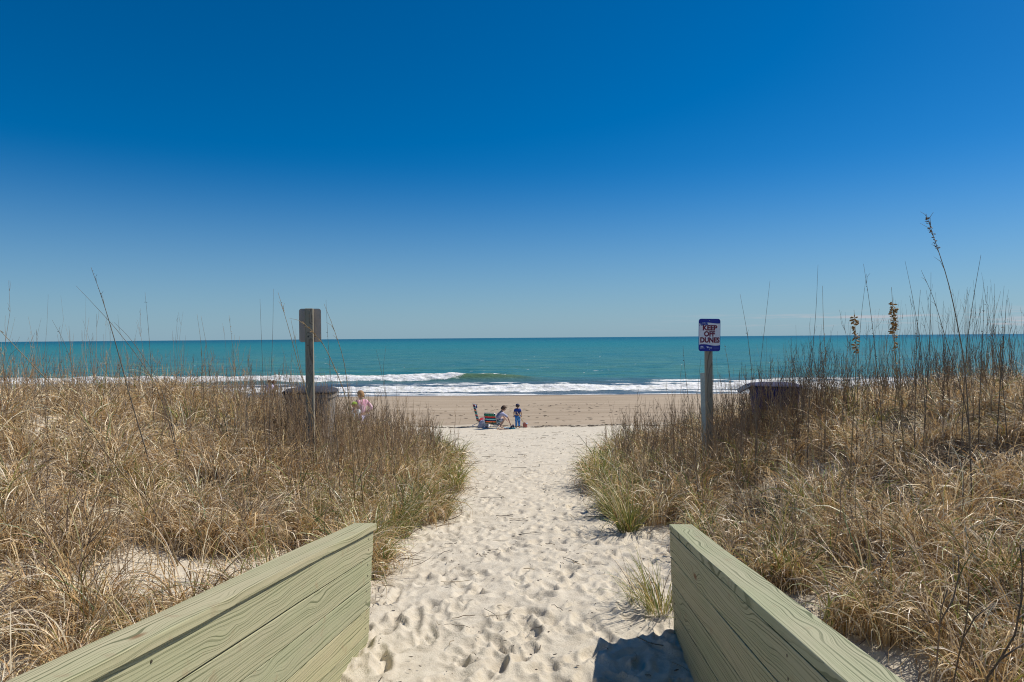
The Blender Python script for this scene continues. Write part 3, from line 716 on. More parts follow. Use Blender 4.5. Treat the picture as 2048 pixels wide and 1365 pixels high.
def sea_oat(line, Y, seeds, label, dark=True, r=.0035, sprays=0):
    r = r * (1.3 if r > .0045 else 1.65)
    """line: pixels from tip to base; seeds: list of (t0, t1, count, length), t along the stalk from the tip"""
    pts = [P(px, py, Y + 0.05 * i) for i, (px, py) in enumerate(line)]
    b = pts[-1]; d = (b - pts[-2]).normalized(); g = G(b.x, b.y)
    while b.z > g + 0.02 and len(pts) < 14:                  # run the stalk on down to the sand
        step = min(0.25, max(0.03, (b.z - g)))
        d = (d * 0.7 + Vector((0, 0, -1)) * 0.3).normalized(); b = b + d * step; pts.append(b); g = G(b.x, b.y)
    b = Vector((b.x, b.y, g)); t = thing('sea_oat', label, 'sea oat', b, group=OATS)
    c = smooth_pts(pts, 26); n = len(c)
    c = c - np.array(b)
    bm = bmesh.new()
    add_tube(bm, [Vector(p) for p in c], [r * (0.22 + 0.78 * min(1, (k / n) * 1.5)) for k in range(n)], 6)
    from_bm('stem', bm, M_CULMD if dark else M_CULM, t, True)
    bm = bmesh.new(); any_ = False
    nlen = len(line); 
    for (t0, t1, cnt, sl_) in seeds:
        for k in range(cnt):
            f = random.uniform(t0, t1) * 0.75 * (n - 1); i = int(f); p = Vector(c[i]) * (1 - (f - i)) + Vector(c[min(i + 1, n - 1)]) * (f - i)
            a = random.uniform(0, 6.28); el = random.uniform(-.9, .7)
            dv = Vector((math.cos(a) * math.cos(el), math.sin(a) * math.cos(el), math.sin(el)))
            L = sl_ * 1.25 * random.uniform(.6, 1.25)
            q = dv.to_track_quat('X', 'Z').to_matrix()
            add_ball(bm, p + dv * L * .75, (L * .62, L * .30, L * .10), 6, 4, q @ Matrix.Rotation(random.uniform(0, 3), 3, 'X')); any_ = True
    if any_: from_bm('seed_head', bm, M_SEEDD if dark else M_SEED, t, True)
    else: bm.free()
    if sprays:
        bm = bmesh.new()
        for k in range(sprays):
            f = random.uniform(0.05, 0.35) * (n - 1); i = int(f); p = Vector(c[i]); tdir = (Vector(c[max(i - 1, 0)]) - Vector(c[i + 1])).normalized()
            a = random.uniform(0, 6.28); o_ = Vector((math.cos(a), math.sin(a), 0)); L = random.uniform(.10, .22)
            add_tube(bm, [p, p + (tdir * .8 + o_ * .18) * L * .5, p + (tdir * .75 + o_ * .3 + Vector((0, 0, -.15))) * L], [.0022, .0018, .0008], 4)
        from_bm('seed_spray', bm, M_CULMD if dark else M_CULM, t)
    return t
few = [(0.05, 0.5, 6, .010)]
for a in [
  # left of the path
  ([(-20, 640), (60, 725), (150, 820), (230, 930), (300, 1010)], 5.2, [(0.0, .2, 10, .008)], 'long thick tan stalk leaning across the left edge of the photo', False, .0055, 0),
  ([(182, 535), (205, 600), (232, 690), (262, 800), (300, 930)], 6.5, [(0.0, .25, 8, .008)], 'tallest curved dark stalk among the left dunes', True, .0045, 3),
  ([(152, 572), (190, 612), (240, 668), (300, 750), (330, 820)], 7.5, [], 'thin dark stalk crossing behind the tallest left stalk', True, .003, 0),
  ([(228, 645), (262, 680), (310, 750), (330, 800)], 7.2, [], 'short leaning dark stalk just right of the tallest left stalk', True, .003, 0),
  ([(290, 585), (297, 660), (304, 760)], 8.2, few, 'straight thin stalk standing alone between the tallest left stalk and the sign back', True, .003, 0),
  ([(394, 628), (402, 690), (407, 780)], 8.5, few, 'straight beaded stalk left of the sign seen from behind', False, .003, 0),
  ([(402, 632), (414, 700), (424, 790)], 8.6, [], 'pale stalk standing close beside the straight beaded stalk', False, .003, 0),
  ([(458, 630), (466, 700), (478, 800)], 8.8, [(0, .4, 8, .009)], 'nodding stalk halfway between beaded stalk and sign back', False, .003, 2),
  ([(104, 640), (130, 690), (160, 780)], 8.2, [(.1, .4, 8, .01)], 'short stalk with beads left of the tallest left stalk', True, .003, 0),
  ([(520, 598), (523, 680), (528, 800)], 7.8, [], 'very straight dark stalk, the leftmost of three beside the sign back', True, .003, 0),
  ([(547, 578), (545, 680), (540, 800)], 7.8, [], 'very straight dark stalk in the middle of three beside the sign back', True, .003, 0),
  ([(556, 585), (578, 660), (604, 755), (640, 880), (655, 950)], 6.6, [(0, .15, 6, .008)], 'stout tan stalk leaning in front of the signpost seen from behind', False, .0048, 2),
  ([(582, 640), (592, 690), (610, 775), (622, 830)], 7.4, [(.2, .5, 9, .010)], 'tan stalk touching the left side of the signpost', False, .0035, 2),
  ([(652, 600), (656, 680), (664, 790), (672, 860)], 7.4, few, 'upright thin stalk just right of the sign seen from behind', True, .003, 0),
  ([(648, 608), (670, 665), (690, 735), (702, 850), (706, 920)], 7.0, [(.1, .4, 9, .009)], 'curved tan stalk right of the sign seen from behind', False, .004, 3),
  ([(603, 643), (632, 672), (655, 705), (690, 790), (712, 890)], 6.6, [(0, .3, 10, .012)], 'drooping feathery stalk arching across the sign seen from behind', False, .004, 9),
  ([(752, 700), (763, 745), (777, 830)], 9.0, few, 'left one of two small stalks beside the woman in pink', True, .003, 0),
  ([(772, 692), (767, 750), (780, 830)], 9.0, [], 'right one of two small stalks beside the woman in pink', True, .003, 0),
  # right of the path
  ([(1366, 692), (1372, 760), (1388, 880)], 7.6, [(0, .4, 9, .010)], 'dark beaded stalk left of the keep off sign', True, .0035, 0),
  ([(1402, 715), (1396, 780), (1393, 880)], 7.9, [], 'thin stalk rising close by the keep off signpost', True, .0028, 0),
  ([(1449, 690), (1458, 740), (1468, 830)], 8.2, [(0, .35, 6, .012)], 'short pale beaded stalk just right of the keep off sign', False, .0035, 0),
  ([(1480, 588), (1494, 665), (1503, 740), (1510, 830)], 7.6, few, 'leaning dark stalk, the first tall one right of the keep off sign', True, .0032, 2),
  ([(1540, 562), (1530, 650), (1520, 740), (1514, 830)], 7.4, [], 'dark stalk with a hooked tip above the blue bin', True, .0032, 0),
  ([(1636, 530), (1632, 620), (1624, 720), (1618, 820)], 7.3, [], 'tall straight dark stalk right of the blue bin', True, .0032, 0),
  ([(1645, 572), (1647, 650), (1652, 740), (1650, 840)], 7.2, [(.2, .6, 12, .011)], 'tan beaded stalk close right of the tall straight stalk', False, .0038, 0),
  ([(1708, 620), (1711, 670), (1712, 730), (1706, 850), (1700, 960)], 6.0, [(.06, .38, 80, .022)], 'stalk with a thick golden seed head, left of two', False, .0050, 0),
  ([(1783, 575), (1787, 640), (1790, 700), (1800, 820), (1815, 960)], 5.9, [(.10, .33, 90, .024), (.33, .5, 16, .018)], 'stalk with the fullest golden seed head, right of two', False, .0052, 0),
  ([(1727, 528), (1738, 600), (1748, 680), (1760, 800)], 7.0, [(.05, .5, 12, .012)], 'crossing stalk with dark beads between the two golden seed heads', True, .0035, 2),
  ([(1733, 548), (1722, 640), (1716, 740), (1714, 840)], 7.1, [], 'smooth crossing stalk left of the fullest seed head', True, .003, 0),
  ([(1810, 522), (1826, 600), (1842, 700), (1850, 820)], 7.0, [], 'smooth leaning stalk right of the fullest golden seed head', True, .0032, 0),
  ([(1841, 580), (1836, 640), (1832, 720), (1830, 830)], 6.8, [(.1, .6, 12, .011)], 'beaded upright stalk in the cluster left of the tallest stalk', True, .0035, 0),
  ([(1862, 545), (1861, 630), (1858, 720), (1850, 830)], 6.8, [(.1, .6, 8, .009)], 'straight stalk in the cluster directly left of the tallest stalk', True, .0032, 0),
  ([(1842, 540), (1868, 600), (1895, 690), (1925, 790)], 6.6, [], 'stalk slanting across the cluster left of the tallest stalk', True, .0032, 3),
  ([(1852, 428), (1866, 470), (1895, 560), (1915, 650), (1930, 740), (1938, 860)], 5.2, [(0.02, .20, 46, .013)], 'tallest stalk of all with a dark nodding seed head against the sky', True, .0050, 6),
  ([(1962, 510), (1948, 590), (1935, 680), (1928, 780)], 5.8, [], 'straight dark stalk leaning right beside the tallest stalk', True, .0038, 2),
  ([(1967, 600), (1966, 660), (1962, 740), (1958, 850)], 6.4, [(.0, .3, 5, .014)], 'stalk with a few dark seeds at its tip, right of the tallest stalk', True, .0035, 0),
  ([(2013, 600), (2009, 660), (2004, 720), (1996, 840)], 6.2, [(.1, .6, 9, .015)], 'rightmost stalk with dark seeds near the photo edge', True, .0038, 0),
  ([(1976, 645), (1992, 700), (2004, 760), (2012, 850)], 6.4, [], 'short bare stalk between the two rightmost seeded stalks', True, .003, 0)]:
    sea_oat(*a)

# ------------------------------------------------------------------ debris on the sand
def debris():
    parts = []; n = 420
    y = 2.6 + 26 * rng.random(n) ** 1.6; x = rng.uniform(-1, 1, n) * (1.3 + y * .12) + .1
    L = rng.uniform(.03, .20, n) * (1 + y * .05); a = rng.uniform(0, 6.28, n); K = 5
    t = np.linspace(-.5, .5, K)[None, :]; bend = rng.normal(0, .35, n)[:, None]
    lx = L[:, None] * t; ly = L[:, None] * bend * (t * t - .1)
    px = x[:, None] + lx * np.cos(a)[:, None] - ly * np.sin(a)[:, None]; py = y[:, None] + lx * np.sin(a)[:, None] + ly * np.cos(a)[:, None]
    pz = ground(px, py) + .012 + .012 * rng.random((n, K))
    col = np.array([[.10, .075, .05], [.22, .16, .09], [.36, .27, .15], [.06, .05, .04]])[rng.integers(0, 4, n)]
    tubes3(parts, np.stack([px, py, pz], -1), (rng.uniform(.0010, .0030, n) * (1 + y * .05))[:, None] * np.ones((1, K)), col)
    n = 1500; y = 2.6 + 24 * rng.random(n) ** 1.5; x = rng.uniform(-1, 1, n) * (1.4 + y * .12) + .1; L = rng.uniform(.008, .03, n) * (1 + y * .05); a = rng.uniform(0, 6.28, n); t3 = np.linspace(-.5, .5, 3)[None, :]
    px = x[:, None] + L[:, None] * t3 * np.cos(a)[:, None]; py = y[:, None] + L[:, None] * t3 * np.sin(a)[:, None]
    tubes3(parts, np.stack([px, py, ground(px, py) + .012], -1), (rng.uniform(.0015, .004, n) * (1 + y * .06))[:, None] * np.array([[.5, 1, .4]]), np.array([[.07, .055, .04], [.15, .11, .07], [.62, .56, .48]])[rng.integers(0, 3, n)])
    # wrack: dark weed crumbs along the old tide line
    n = 800; x = rng.uniform(-9, 11, n); y = 31.6 + .9 * (fbm(x * .4, x * 0, 150, 3) - .5) * 2 + rng.normal(0, .18, n)
    far = rng.random(n) < .3; y = np.where(far, rng.uniform(33, 45, n), y)
    L = rng.uniform(.05, .30, n); a = rng.normal(0, .5, n); t = np.linspace(-.5, .5, 4)[None, :]
    px = x[:, None] + L[:, None] * t * np.cos(a)[:, None]; py = y[:, None] + L[:, None] * t * np.sin(a)[:, None]
    pz = ground(px, py) + .03
    tubes3(parts, np.stack([px, py, pz], -1), rng.uniform(.006, .02, n)[:, None] * np.array([[.4, 1, .9, .3]]), np.array([[.10, .08, .055], [.16, .12, .08]])[rng.integers(0, 2, n)])
    V, Q, C = merge(parts); o = link('plant_debris', np_mesh('plant_debris', V, Q, C, smooth=True), M_BLADE)
    tag(o, 'small dark twigs and dried weed scattered over the sand', 'debris', kind='stuff')
debris()

# ------------------------------------------------------------------ signs
def rounded_plate(w, h, th, r, n=8):
    bm = bmesh.new(); ring = []
    for cx, cz, a0 in ((w / 2 - r, h / 2 - r, 0), (-w / 2 + r, h / 2 - r, 90), (-w / 2 + r, -h / 2 + r, 180), (w / 2 - r, -h / 2 + r, 270)):
        for k in range(n + 1):
            a = R(a0 + 90 * k / n); ring.append((cx + r * math.cos(a), cz + r * math.sin(a)))
    f = [bm.verts.new((x, -th / 2, z)) for x, z in ring]; b = [bm.verts.new((x, th / 2, z)) for x, z in ring]
    bm.faces.new(f); bm.faces.new(b[::-1]); m = len(ring)
    for k in range(m): bm.faces.new((f[k], b[k], b[(k + 1) % m], f[(k + 1) % m]))
    bmesh.ops.recalc_face_normals(bm, faces=bm.faces[:]); return bm
def flat_shape(poly, y, th=0.0008):
    bm = bmesh.new()
    a = [bm.verts.new((x, y, z)) for x, z in poly]; b = [bm.verts.new((x, y + th, z)) for x, z in poly]
    bm.faces.new(a); bm.faces.new(b[::-1]); m = len(poly)
    for k in range(m): bm.faces.new((a[k], b[k], b[(k + 1) % m], a[(k + 1) % m]))
    bmesh.ops.recalc_face_normals(bm, faces=bm.faces[:]); return bm
def letters(name, s, size, x, z, y, mat, parent, width=None, bold=0.0, shear=0.0, rot=0.0):
    cu = bpy.data.curves.new('tmp', 'FONT'); cu.body = s; cu.size = size; cu.align_x = 'CENTER'; cu.align_y = 'CENTER'
    cu.extrude = 0.0005; cu.offset = bold; cu.shear = shear; cu.resolution_u = 4
    ob = bpy.data.objects.new('tmp', cu); COL.objects.link(ob); bpy.context.view_layer.update()
    me = bpy.data.meshes.new_from_object(ob.evaluated_get(bpy.context.evaluated_depsgraph_get())); bpy.data.objects.remove(ob)
    k = 1.0
    if width:
        xs = [v.co.x for v in me.vertices]; k = width / (max(xs) - min(xs))
    me.name = name
    me.transform(Matrix.Translation((x, y, z)) @ Matrix.Rotation(R(90), 4, 'X') @ Matrix.Rotation(rot, 4, 'Z') @ Matrix.Diagonal((k, 1, 1, 1)))
    me.materials.clear(); return link(name, me, mat, parent)

def post_mesh(w, d, h, bevel=.006):
    """post whose grain runs up it: local X is up"""
    bm = bmesh.new(); add_box(bm, (h, w, d), Matrix.Translation((h / 2, 0, 0)), bevel); return bm
UP = Matrix.Rotation(R(-90), 4, 'Y')
def keep_off_sign():
    Y = 9.6; c = P(1418.8, 670.5, Y); foot = P(1419.5, 800, Y); g = G(foot.x, Y)
    t = thing('keep_off_sign', 'white and blue keep off dunes sign on a grey wooden post right of the path', 'sign', (foot.x, Y, g))
    lean = (c.x - foot.x) / (c.z - g)
    h = c.z - g
    po = from_bm('post', post_mesh(.092, .092, h + .25), M_POST, t); po.matrix_local = Matrix.Rotation(-0.0 + lean, 4, 'Y') @ Matrix.Translation((0, 0.05, -.25)) @ UP
    plate = from_bm('sign_panel', rounded_plate(.305, .457, .004, .035), plain('sign_blue', (0.012, 0.020, 0.30), .4, .1), t)
    plate.matrix_local = Matrix.Translation((c.x - foot.x, -.002, c.z - g)) @ Matrix.Rotation(R(0.9), 4, 'Y')
    wpts = []; n = 24
    top = lambda x: .176 + .007 * math.sin((x / .15) * math.pi * .95 + 2.7) - 0.016 * (x / .15 - .2) ** 2 * 0.3
    bot = lambda x: -.139 + .010 * math.sin((-x / .15) * math.pi * .95)
    xs = [-.146 + .292 * k / n for k in range(n + 1)]
    poly = [(x, top(x) - .006) for x in xs] + [(x, bot(x)) for x in xs[::-1]]
    from_bm('white_field', flat_shape(poly, -.0036), plain('sign_white', (.88, .84, .85), .45, .04), plate)
    red = plain('sign_maroon', (.20, .006, .03), .5, .05); blue = plain('sign_text_blue', (.02, .045, .30), .5, .05); pale = plain('sign_pale', (.66, .66, .84), .5, .05)
    for s, z, w in (('KEEP', .097, .205), ('OFF', .012, .155), ('DUNES', -.074, .272)):
        letters('lettering', s, .098, .004 if s != 'OFF' else 0, z, -.0045, red, plate, w, .0045)
    letters('lettering', 'Please,', .064, -.086, .157, -.0045, blue, plate, .122, .0026, .35, .16)
    # emblems in the blue band: a half dome over two lines, a small map with a word, two lines of small print
    dome = [(-.105 + .024 * math.cos(a), -.176 + .022 * math.sin(a)) for a in np.linspace(0, math.pi, 14)]
    from_bm('dome_emblem', flat_shape(dome, -.0030), pale, plate)
    from_bm('emblem_line', flat_shape([(-.137, -.183), (-.062, -.183), (-.062, -.187), (-.137, -.187)], -.0030), pale, plate)
    from_bm('emblem_line', flat_shape([(-.132, -.193), (-.112, -.193), (-.112, -.196), (-.132, -.196)], -.0030), pale, plate)
    from_bm('map_emblem', flat_shape([(-.045, -.162), (-.020, -.160), (-.006, -.170), (-.017, -.182), (-.030, -.186), (-.036, -.172)], -.0030), pale, plate)
    for z, w in ((-.170, .078), (-.186, .078)):
        for k in range(8):
            x0 = .058 + k * w / 8
            from_bm('small_print', flat_shape([(x0, z + .003), (x0 + .007, z + .003), (x0 + .007, z - .003), (x0, z - .003)], -.0030), plain('sign_print', (.12, .15, .5), .5, .05), plate)
    from_bm('map_word', flat_shape([(-.008, -.176), (.038, -.176), (.038, -.187), (-.008, -.187)], -.0030), pale, plate)
    for z in (.205, -.205):
        bm = bmesh.new(); bmesh.ops.create_cone(bm, cap_ends=True, segments=14, radius1=.007, radius2=.005, depth=.004, matrix=Matrix.Translation((0, -.004, z)) @ Matrix.Rotation(R(90), 4, 'X'))
        from_bm('bolt', bm, plain('bolt_metal', (.5, .5, .5), .4, metal=.8), plate)
    # slender fibre marker standing against the post
    m = P(1406.5, 746, Y - .35); mg = G(m.x, Y - .35)
    mk = from_bm('marker_stake', rounded_plate(.062, m.z - mg, .006, .006), plain('marker_pale', (.55, .60, .50), .6, .12), None)
    mk.location = (m.x, Y - .35, (m.z + mg) / 2); mk.rotation_euler = (0, R(-1), R(12))
    tag(mk, 'flat pale green marker stake standing against the keep off signpost', 'stake')
keep_off_sign()
def back_sign():
    Y = 9.3; c = P(622, 650.5, Y); foot = P(621, 800, Y); g = G(foot.x, Y)
    t = thing('sign_back', 'blank grey metal sign seen from behind on a weathered post left of the path', 'sign', (foot.x, Y, g))
    top = P(621, 617.5, Y).z; h = top - g; lean = (c.x - foot.x) / (c.z - g) - R(.6)
    rot = Matrix.Rotation(lean, 4, 'Y') @ Matrix.Rotation(R(10), 4, 'Z')
    po = from_bm('post', post_mesh(.105, .105, h + .25, .006), M_POST, t); po.matrix_local = rot @ Matrix.Translation((0, 0, -.25)) @ UP
    plate = from_bm('sign_panel', rounded_plate(.292, .457, .004, .035), plain('sign_metal_back', (.44, .37, .31), .5, .12, 6, .35), t)
    plate.matrix_local = rot @ Matrix.Translation((0.004, .056, h - .228))
    for dz, dx, r in ((-.385, -.010, .009), (-.50, -.016, .006), (-.62, .010, .007), (-.78, .012, .006)):
        bm = bmesh.new(); bmesh.ops.create_cone(bm, cap_ends=True, segments=12, radius1=r, radius2=r, depth=.003, matrix=Matrix.Translation((dx, -.0535, h + dz)) @ Matrix.Rotation(R(90), 4, 'X'))
        b = from_bm('bolt_hole', bm, plain('hole_dark', (.015, .012, .01), .9), t); b.matrix_local = rot
back_sign()

# ------------------------------------------------------------------ bins
def loft(bm, sections, n=28, pw=4.0, capb=True, capt=True):
    """rounded-rectangle sections (cx, cy, z, half width, half depth, tilt of z along y)"""
    rings = []
    for cx, cy, z, a, b, tl in sections:
        ring = []
        for k in range(n):
            t = 2 * math.pi * k / n; c, s = math.cos(t), math.sin(t)
            x = a * math.copysign(abs(c) ** (2 / pw), c); y = b * math.copysign(abs(s) ** (2 / pw), s)
            ring.append(bm.verts.new((cx + x, cy + y, z + tl * y)))
        rings.append(ring)
    for p, q in zip(rings, rings[1:]):
        for k in range(n): bm.faces.new((p[k], p[(k + 1) % n], q[(k + 1) % n], q[k]))
    if capb: bm.faces.new(rings[0][::-1])
    if capt: bm.faces.new(rings[-1])
def bin_(label, px, ptop, Y, w, h, rz, body, lid, flap=False):
    p = P(px, ptop, Y); z0 = G(p.x, Y); h = p.z - z0
    t = thing('trash_bin', label, 'bin', (p.x, Y, z0), rz)
    d = w * 1.05; bm = bmesh.new()
    loft(bm, [(0, 0, .05, w * .36, d * .34, 0), (0, 0, .10, w * .38, d * .37, 0), (0, 0, h * .55, w * .44, d * .43, 0), (0, 0, h * .86, w * .47, d * .46, 0), (0, 0, h * .865, w * .50, d * .49, 0), (0, 0, h * .93, w * .50, d * .49, 0)])
    from_bm('body', bm, body, t, False)
    bm = bmesh.new()
    for k in range(5): add_box(bm, (w * .03, .02, h * .5), Matrix.Translation((-w * .28 + k * w * .14, -d * .425, h * .55)) @ Matrix.Rotation(R(4.0), 4, 'X'), .005)
    from_bm('front_rib', bm, body, t)
    bm = bmesh.new(); loft(bm, [(0, 0, h * .925, w * .52, d * .51, 0), (0, 0, h * .95, w * .525, d * .515, 0), (0, 0, h * .975, w * .47, d * .47, 0), (0, 0, h * .995, w * .33, d * .34, 0), (0, 0, h, w * .12, d * .14, 0)])
    from_bm('lid', bm, lid, t, True)
    bm = bmesh.new(); add_tube(bm, [(-w * .36, d * .48, h * .88), (-w * .36, d * .60, h * .9), (w * .36, d * .60, h * .9), (w * .36, d * .48, h * .88)], .016, 8)
    from_bm('handle', bm, lid, t, True)
    for s in (-1, 1):
        bm = bmesh.new(); bmesh.ops.create_cone(bm, cap_ends=True, segments=24, radius1=.13, radius2=.13, depth=.06, matrix=Matrix.Translation((s * w * .42, d * .40, .13)) @ Matrix.Rotation(R(90), 4, 'Y'))
        bmesh.ops.bevel(bm, geom=bm.edges[:], offset=.012, segments=2, affect='EDGES')
        from_bm('wheel', bm, plain('wheel_black', (.02, .02, .02), .7), t)
    if flap:
        bm = bmesh.new(); add_box(bm, (w * .26, d * .8, .018), Matrix.Translation((-w * .60, 0, h * .885)) @ Matrix.Rotation(R(-32), 4, 'Y'), .006)
        from_bm('lid_flap', bm, plain('lid_grey', (.10, .115, .13), .7), t)
    return t
bin_('weathered grey bin with a dark slate lid behind the sign seen from behind', 622, 775, 11.0, .80, 1.1, R(8),
     plain('bin_grey', (.27, .235, .20), .6, .3, 5), plain('bin_lid_slate', (.028, .032, .045), .85, .3))
bin_('navy blue bin half hidden in the grass right of the keep off sign', 1548, 766, 11.0, .78, 1.1, R(-14),
     plain('bin_blue', (.030, .032, .16), .75, .3, 6), plain('bin_lid_blue', (.014, .016, .06), .85, .3), True)

# ------------------------------------------------------------------ people
def skinned(name, V, E, rad, mat, parent, sub=1):
    me = bpy.data.meshes.new(name); me.from_pydata([tuple(v) for v in V], E, []); me.update()
    o = bpy.data.objects.new(name, me); COL.objects.link(o)
    o.modifiers.new('skin', 'SKIN').use_smooth_shade = True
    sv = me.skin_vertices[0].data
    for i, r in enumerate(rad):
        sv[i].radius = (r, r) if not isinstance(r, tuple) else r; sv[i].use_root = (i == 0)
    if sub: ms = o.modifiers.new('sub', 'SUBSURF'); ms.levels = sub; ms.render_levels = sub
    bpy.context.view_layer.update()
    m2 = bpy.data.meshes.new_from_object(o.evaluated_get(bpy.context.evaluated_depsgraph_get())); m2.name = name
    bpy.data.objects.remove(o); m2.materials.clear()
    return link(name, m2, mat, parent, True)
def person(label, loc, rz, J, k, skin, shirt, pants, hair, sleeve=1.0, leg=1.0, hat=None, hairlen=0.0, group=None):
    """J: joint positions in metres (person faces +Y locally); k: thickness factor"""
    t = thing('person', label, 'person', loc, rz, group)
    J = {a: Vector(b) for a, b in J.items()}
    def lerp(a, b, f): return J[a] * (1 - f) + J[b] * f
    V, Rr, E, ix = [], [], [], {}
    def add(n, p, r, par=None):
        ix[n] = len(V); V.append(p); Rr.append(tuple(q * k for q in r) if isinstance(r, tuple) else r * k)
        if par: E.append((ix[par], ix[n]))
    up = (J['head'] - J['neck']).normalized()
    add('pel', J['pelvis'], (.15, .11)); add('waist', lerp('pelvis', 'chest', .5), (.135, .10), 'pel'); add('chest', J['chest'], (.155, .105), 'waist')
    add('neck', J['neck'], .055, 'chest'); add('jaw', J['neck'] * .55 + J['head'] * .45 , .062, 'neck')
    add('head', J['head'], .098, 'jaw'); add('crown', J['head'] + up * .075 * k, .072, 'head')
    fw = Vector(J.get('face', (0, 1, 0))).normalized()
    add('nose', J['head'] + fw * .115 * k - up * .02 * k, .014, 'head')
    for s in 'LR':
        add('sh' + s, J['sh' + s], .062, 'chest'); add('el' + s, J['el' + s], .042, 'sh' + s); add('wr' + s, J['wr' + s], .029, 'el' + s)
        hd = (J['wr' + s] - J['el' + s]).normalized(); sd = hd.cross(Vector((0, 0, 1)));
        if sd.length < .1: sd = Vector((0, 1, 0))
        sd.normalize()
        add('pa' + s, J['wr' + s] + hd * .07 * k, (.036, .024), 'wr' + s)
        for f in range(4):
            q = J['wr' + s] + hd * .11 * k + sd * (f - 1.5) * .018 * k
            add(f'f{f}a' + s, q, .0095, 'pa' + s); add(f'f{f}b' + s, q + (hd * .8 + fw * .35).normalized() * (.055 + .01 * (f in (1, 2))) * k, .0085, f'f{f}a' + s)
        q = J['wr' + s] + hd * .05 * k + sd * .042 * k; add('tha' + s, q, .011, 'pa' + s); add('thb' + s, q + (hd * .7 + sd * .5).normalized() * .05 * k, .009, 'tha' + s)
        add('hip' + s, J['hip' + s], .088, 'pel'); add('kn' + s, J['kn' + s], .060, 'hip' + s)
        add('ca' + s, lerp('kn' + s, 'an' + s, .35), .056, 'kn' + s); add('an' + s, J['an' + s], .038, 'ca' + s)
        add('toe' + s, J['toe' + s], .032, 'an' + s)
    skinned('body', V, E, Rr, skin, t)
    # clothes
    V2, R2, E2, i2 = [], [], [], {}
    def add2(n, p, r, par=None):
        i2[n] = len(V2); V2.append(p); R2.append(tuple(q * k for q in r) if isinstance(r, tuple) else r * k)
        if par: E2.append((i2[par], i2[n]))
    add2('w', lerp('pelvis', 'chest', .08), (.165, .125)); add2('m', lerp('pelvis', 'chest', .55), (.155, .12), 'w'); add2('c', J['chest'], (.172, .122), 'm'); add2('n', lerp('chest', 'neck', .75), .075, 'c')
    for s in 'LR':
        add2('s' + s, J['sh' + s], .076, 'c'); add2('e' + s, lerp('sh' + s, 'el' + s, min(1, sleeve)), .058, 's' + s)
        if sleeve > 1: add2('f' + s, lerp('el' + s, 'wr' + s, sleeve - 1), .042, 'e' + s)
    skinned('shirt', V2, E2, R2, shirt, t)
    V2, R2, E2, i2 = [], [], [], {}
    add2('p', J['pelvis'] , (.168, .13))
    for s in 'LR':
        add2('h' + s, J['hip' + s], .106, 'p'); add2('k' + s, lerp('hip' + s, 'kn' + s, min(1, leg)), .080, 'h' + s)
        if leg > 1: add2('a' + s, lerp('kn' + s, 'an' + s, leg - 1), .062, 'k' + s)
    skinned('trousers', V2, E2, R2, pants, t)
    # hair: a shell over the skull, open at the face
    bm = bmesh.new(); hc = J['head'] + up * .028 * k - fw * .012 * k
    bmesh.ops.create_uvsphere(bm, u_segments=20, v_segments=14, radius=.118 * k, matrix=Matrix.Translation(hc))
    dead = [v for v in bm.verts if (v.co - hc).dot(fw) > .045 * k and (v.co - hc).dot(up) < .045 * k or (v.co - hc).dot(up) < -.085 * k]
    bmesh.ops.delete(bm, geom=dead, context='VERTS')
    for v in bm.verts:
        q = v.co - hc; v.co += q * random.uniform(-.03, .09)
        if hairlen and q.dot(up) < 0 and q.dot(fw) < .02: v.co -= up * hairlen * k * (-q.dot(up) / (.085 * k))
    bmesh.ops.solidify(bm, geom=bm.faces[:], thickness=.012 * k)
    from_bm('hair', bm, hair, t, True)
    for sgn in (-1, 1):
        sd = fw.cross(up).normalized()
        bm = bmesh.new(); add_ball(bm, J['head'] + sd * sgn * .098 * k, (.018 * k, .030 * k, .034 * k), 8, 6); from_bm('ear', bm, skin, t, True)
        bm = bmesh.new(); add_ball(bm, J['head'] + fw * .088 * k + sd * sgn * .036 * k + up * .01 * k, .012 * k, 8, 6); from_bm('eye', bm, plain('eye_dark', (.05, .035, .03), .3), t, True)
    bm = bmesh.new(); add_ball(bm, J['head'] + fw * .088 * k - up * .055 * k, (.026 * k, .016 * k, .009 * k), 8, 6); from_bm('mouth', bm, plain('lip', (.42, .16, .14), .5), t, True)
    if hat:
        bm = bmesh.new(); c = J['head'] + up * .035 * k
        bmesh.ops.create_uvsphere(bm, u_segments=20, v_segments=14, radius=.132 * k, matrix=Matrix.Translation(c))
        bmesh.ops.delete(bm, geom=[v for v in bm.verts if (v.co - c).dot(up) < .0], context='VERTS')
        bmesh.ops.solidify(bm, geom=bm.faces[:], thickness=.008 * k)
        h_ = from_bm('cap', bm, hat, t, True)
        bm = bmesh.new(); sd = fw.cross(up).normalized()
        rot = Matrix((sd, fw, up)).transposed().to_4x4()
        bmesh.ops.create_cone(bm, cap_ends=True, segments=20, radius1=.105 * k, radius2=.10 * k, depth=.010 * k, matrix=Matrix.Translation(c + fw * .13 * k + up * .004 * k) @ rot)
        from_bm('visor', bm, hat, h_, True)
    return t
SK = plain('skin_fair', (.55, .34, .25), .6, .06, 8); SK2 = plain('skin_tan', (.36, .20, .13), .6, .06, 8)
def cloth2(name, a, b, scale=9.0, lo=.45, hi=.55):
    t = NT(name); f = t.new('ShaderNodeTexVoronoi', Scale=scale); t.l.new(t.coord(), f.inputs['Vector'])
    n = t.noise(t.coord(), scale, 3); t.base(t.mix(t.mr(n, lo, hi), a, b), .85); return t.m
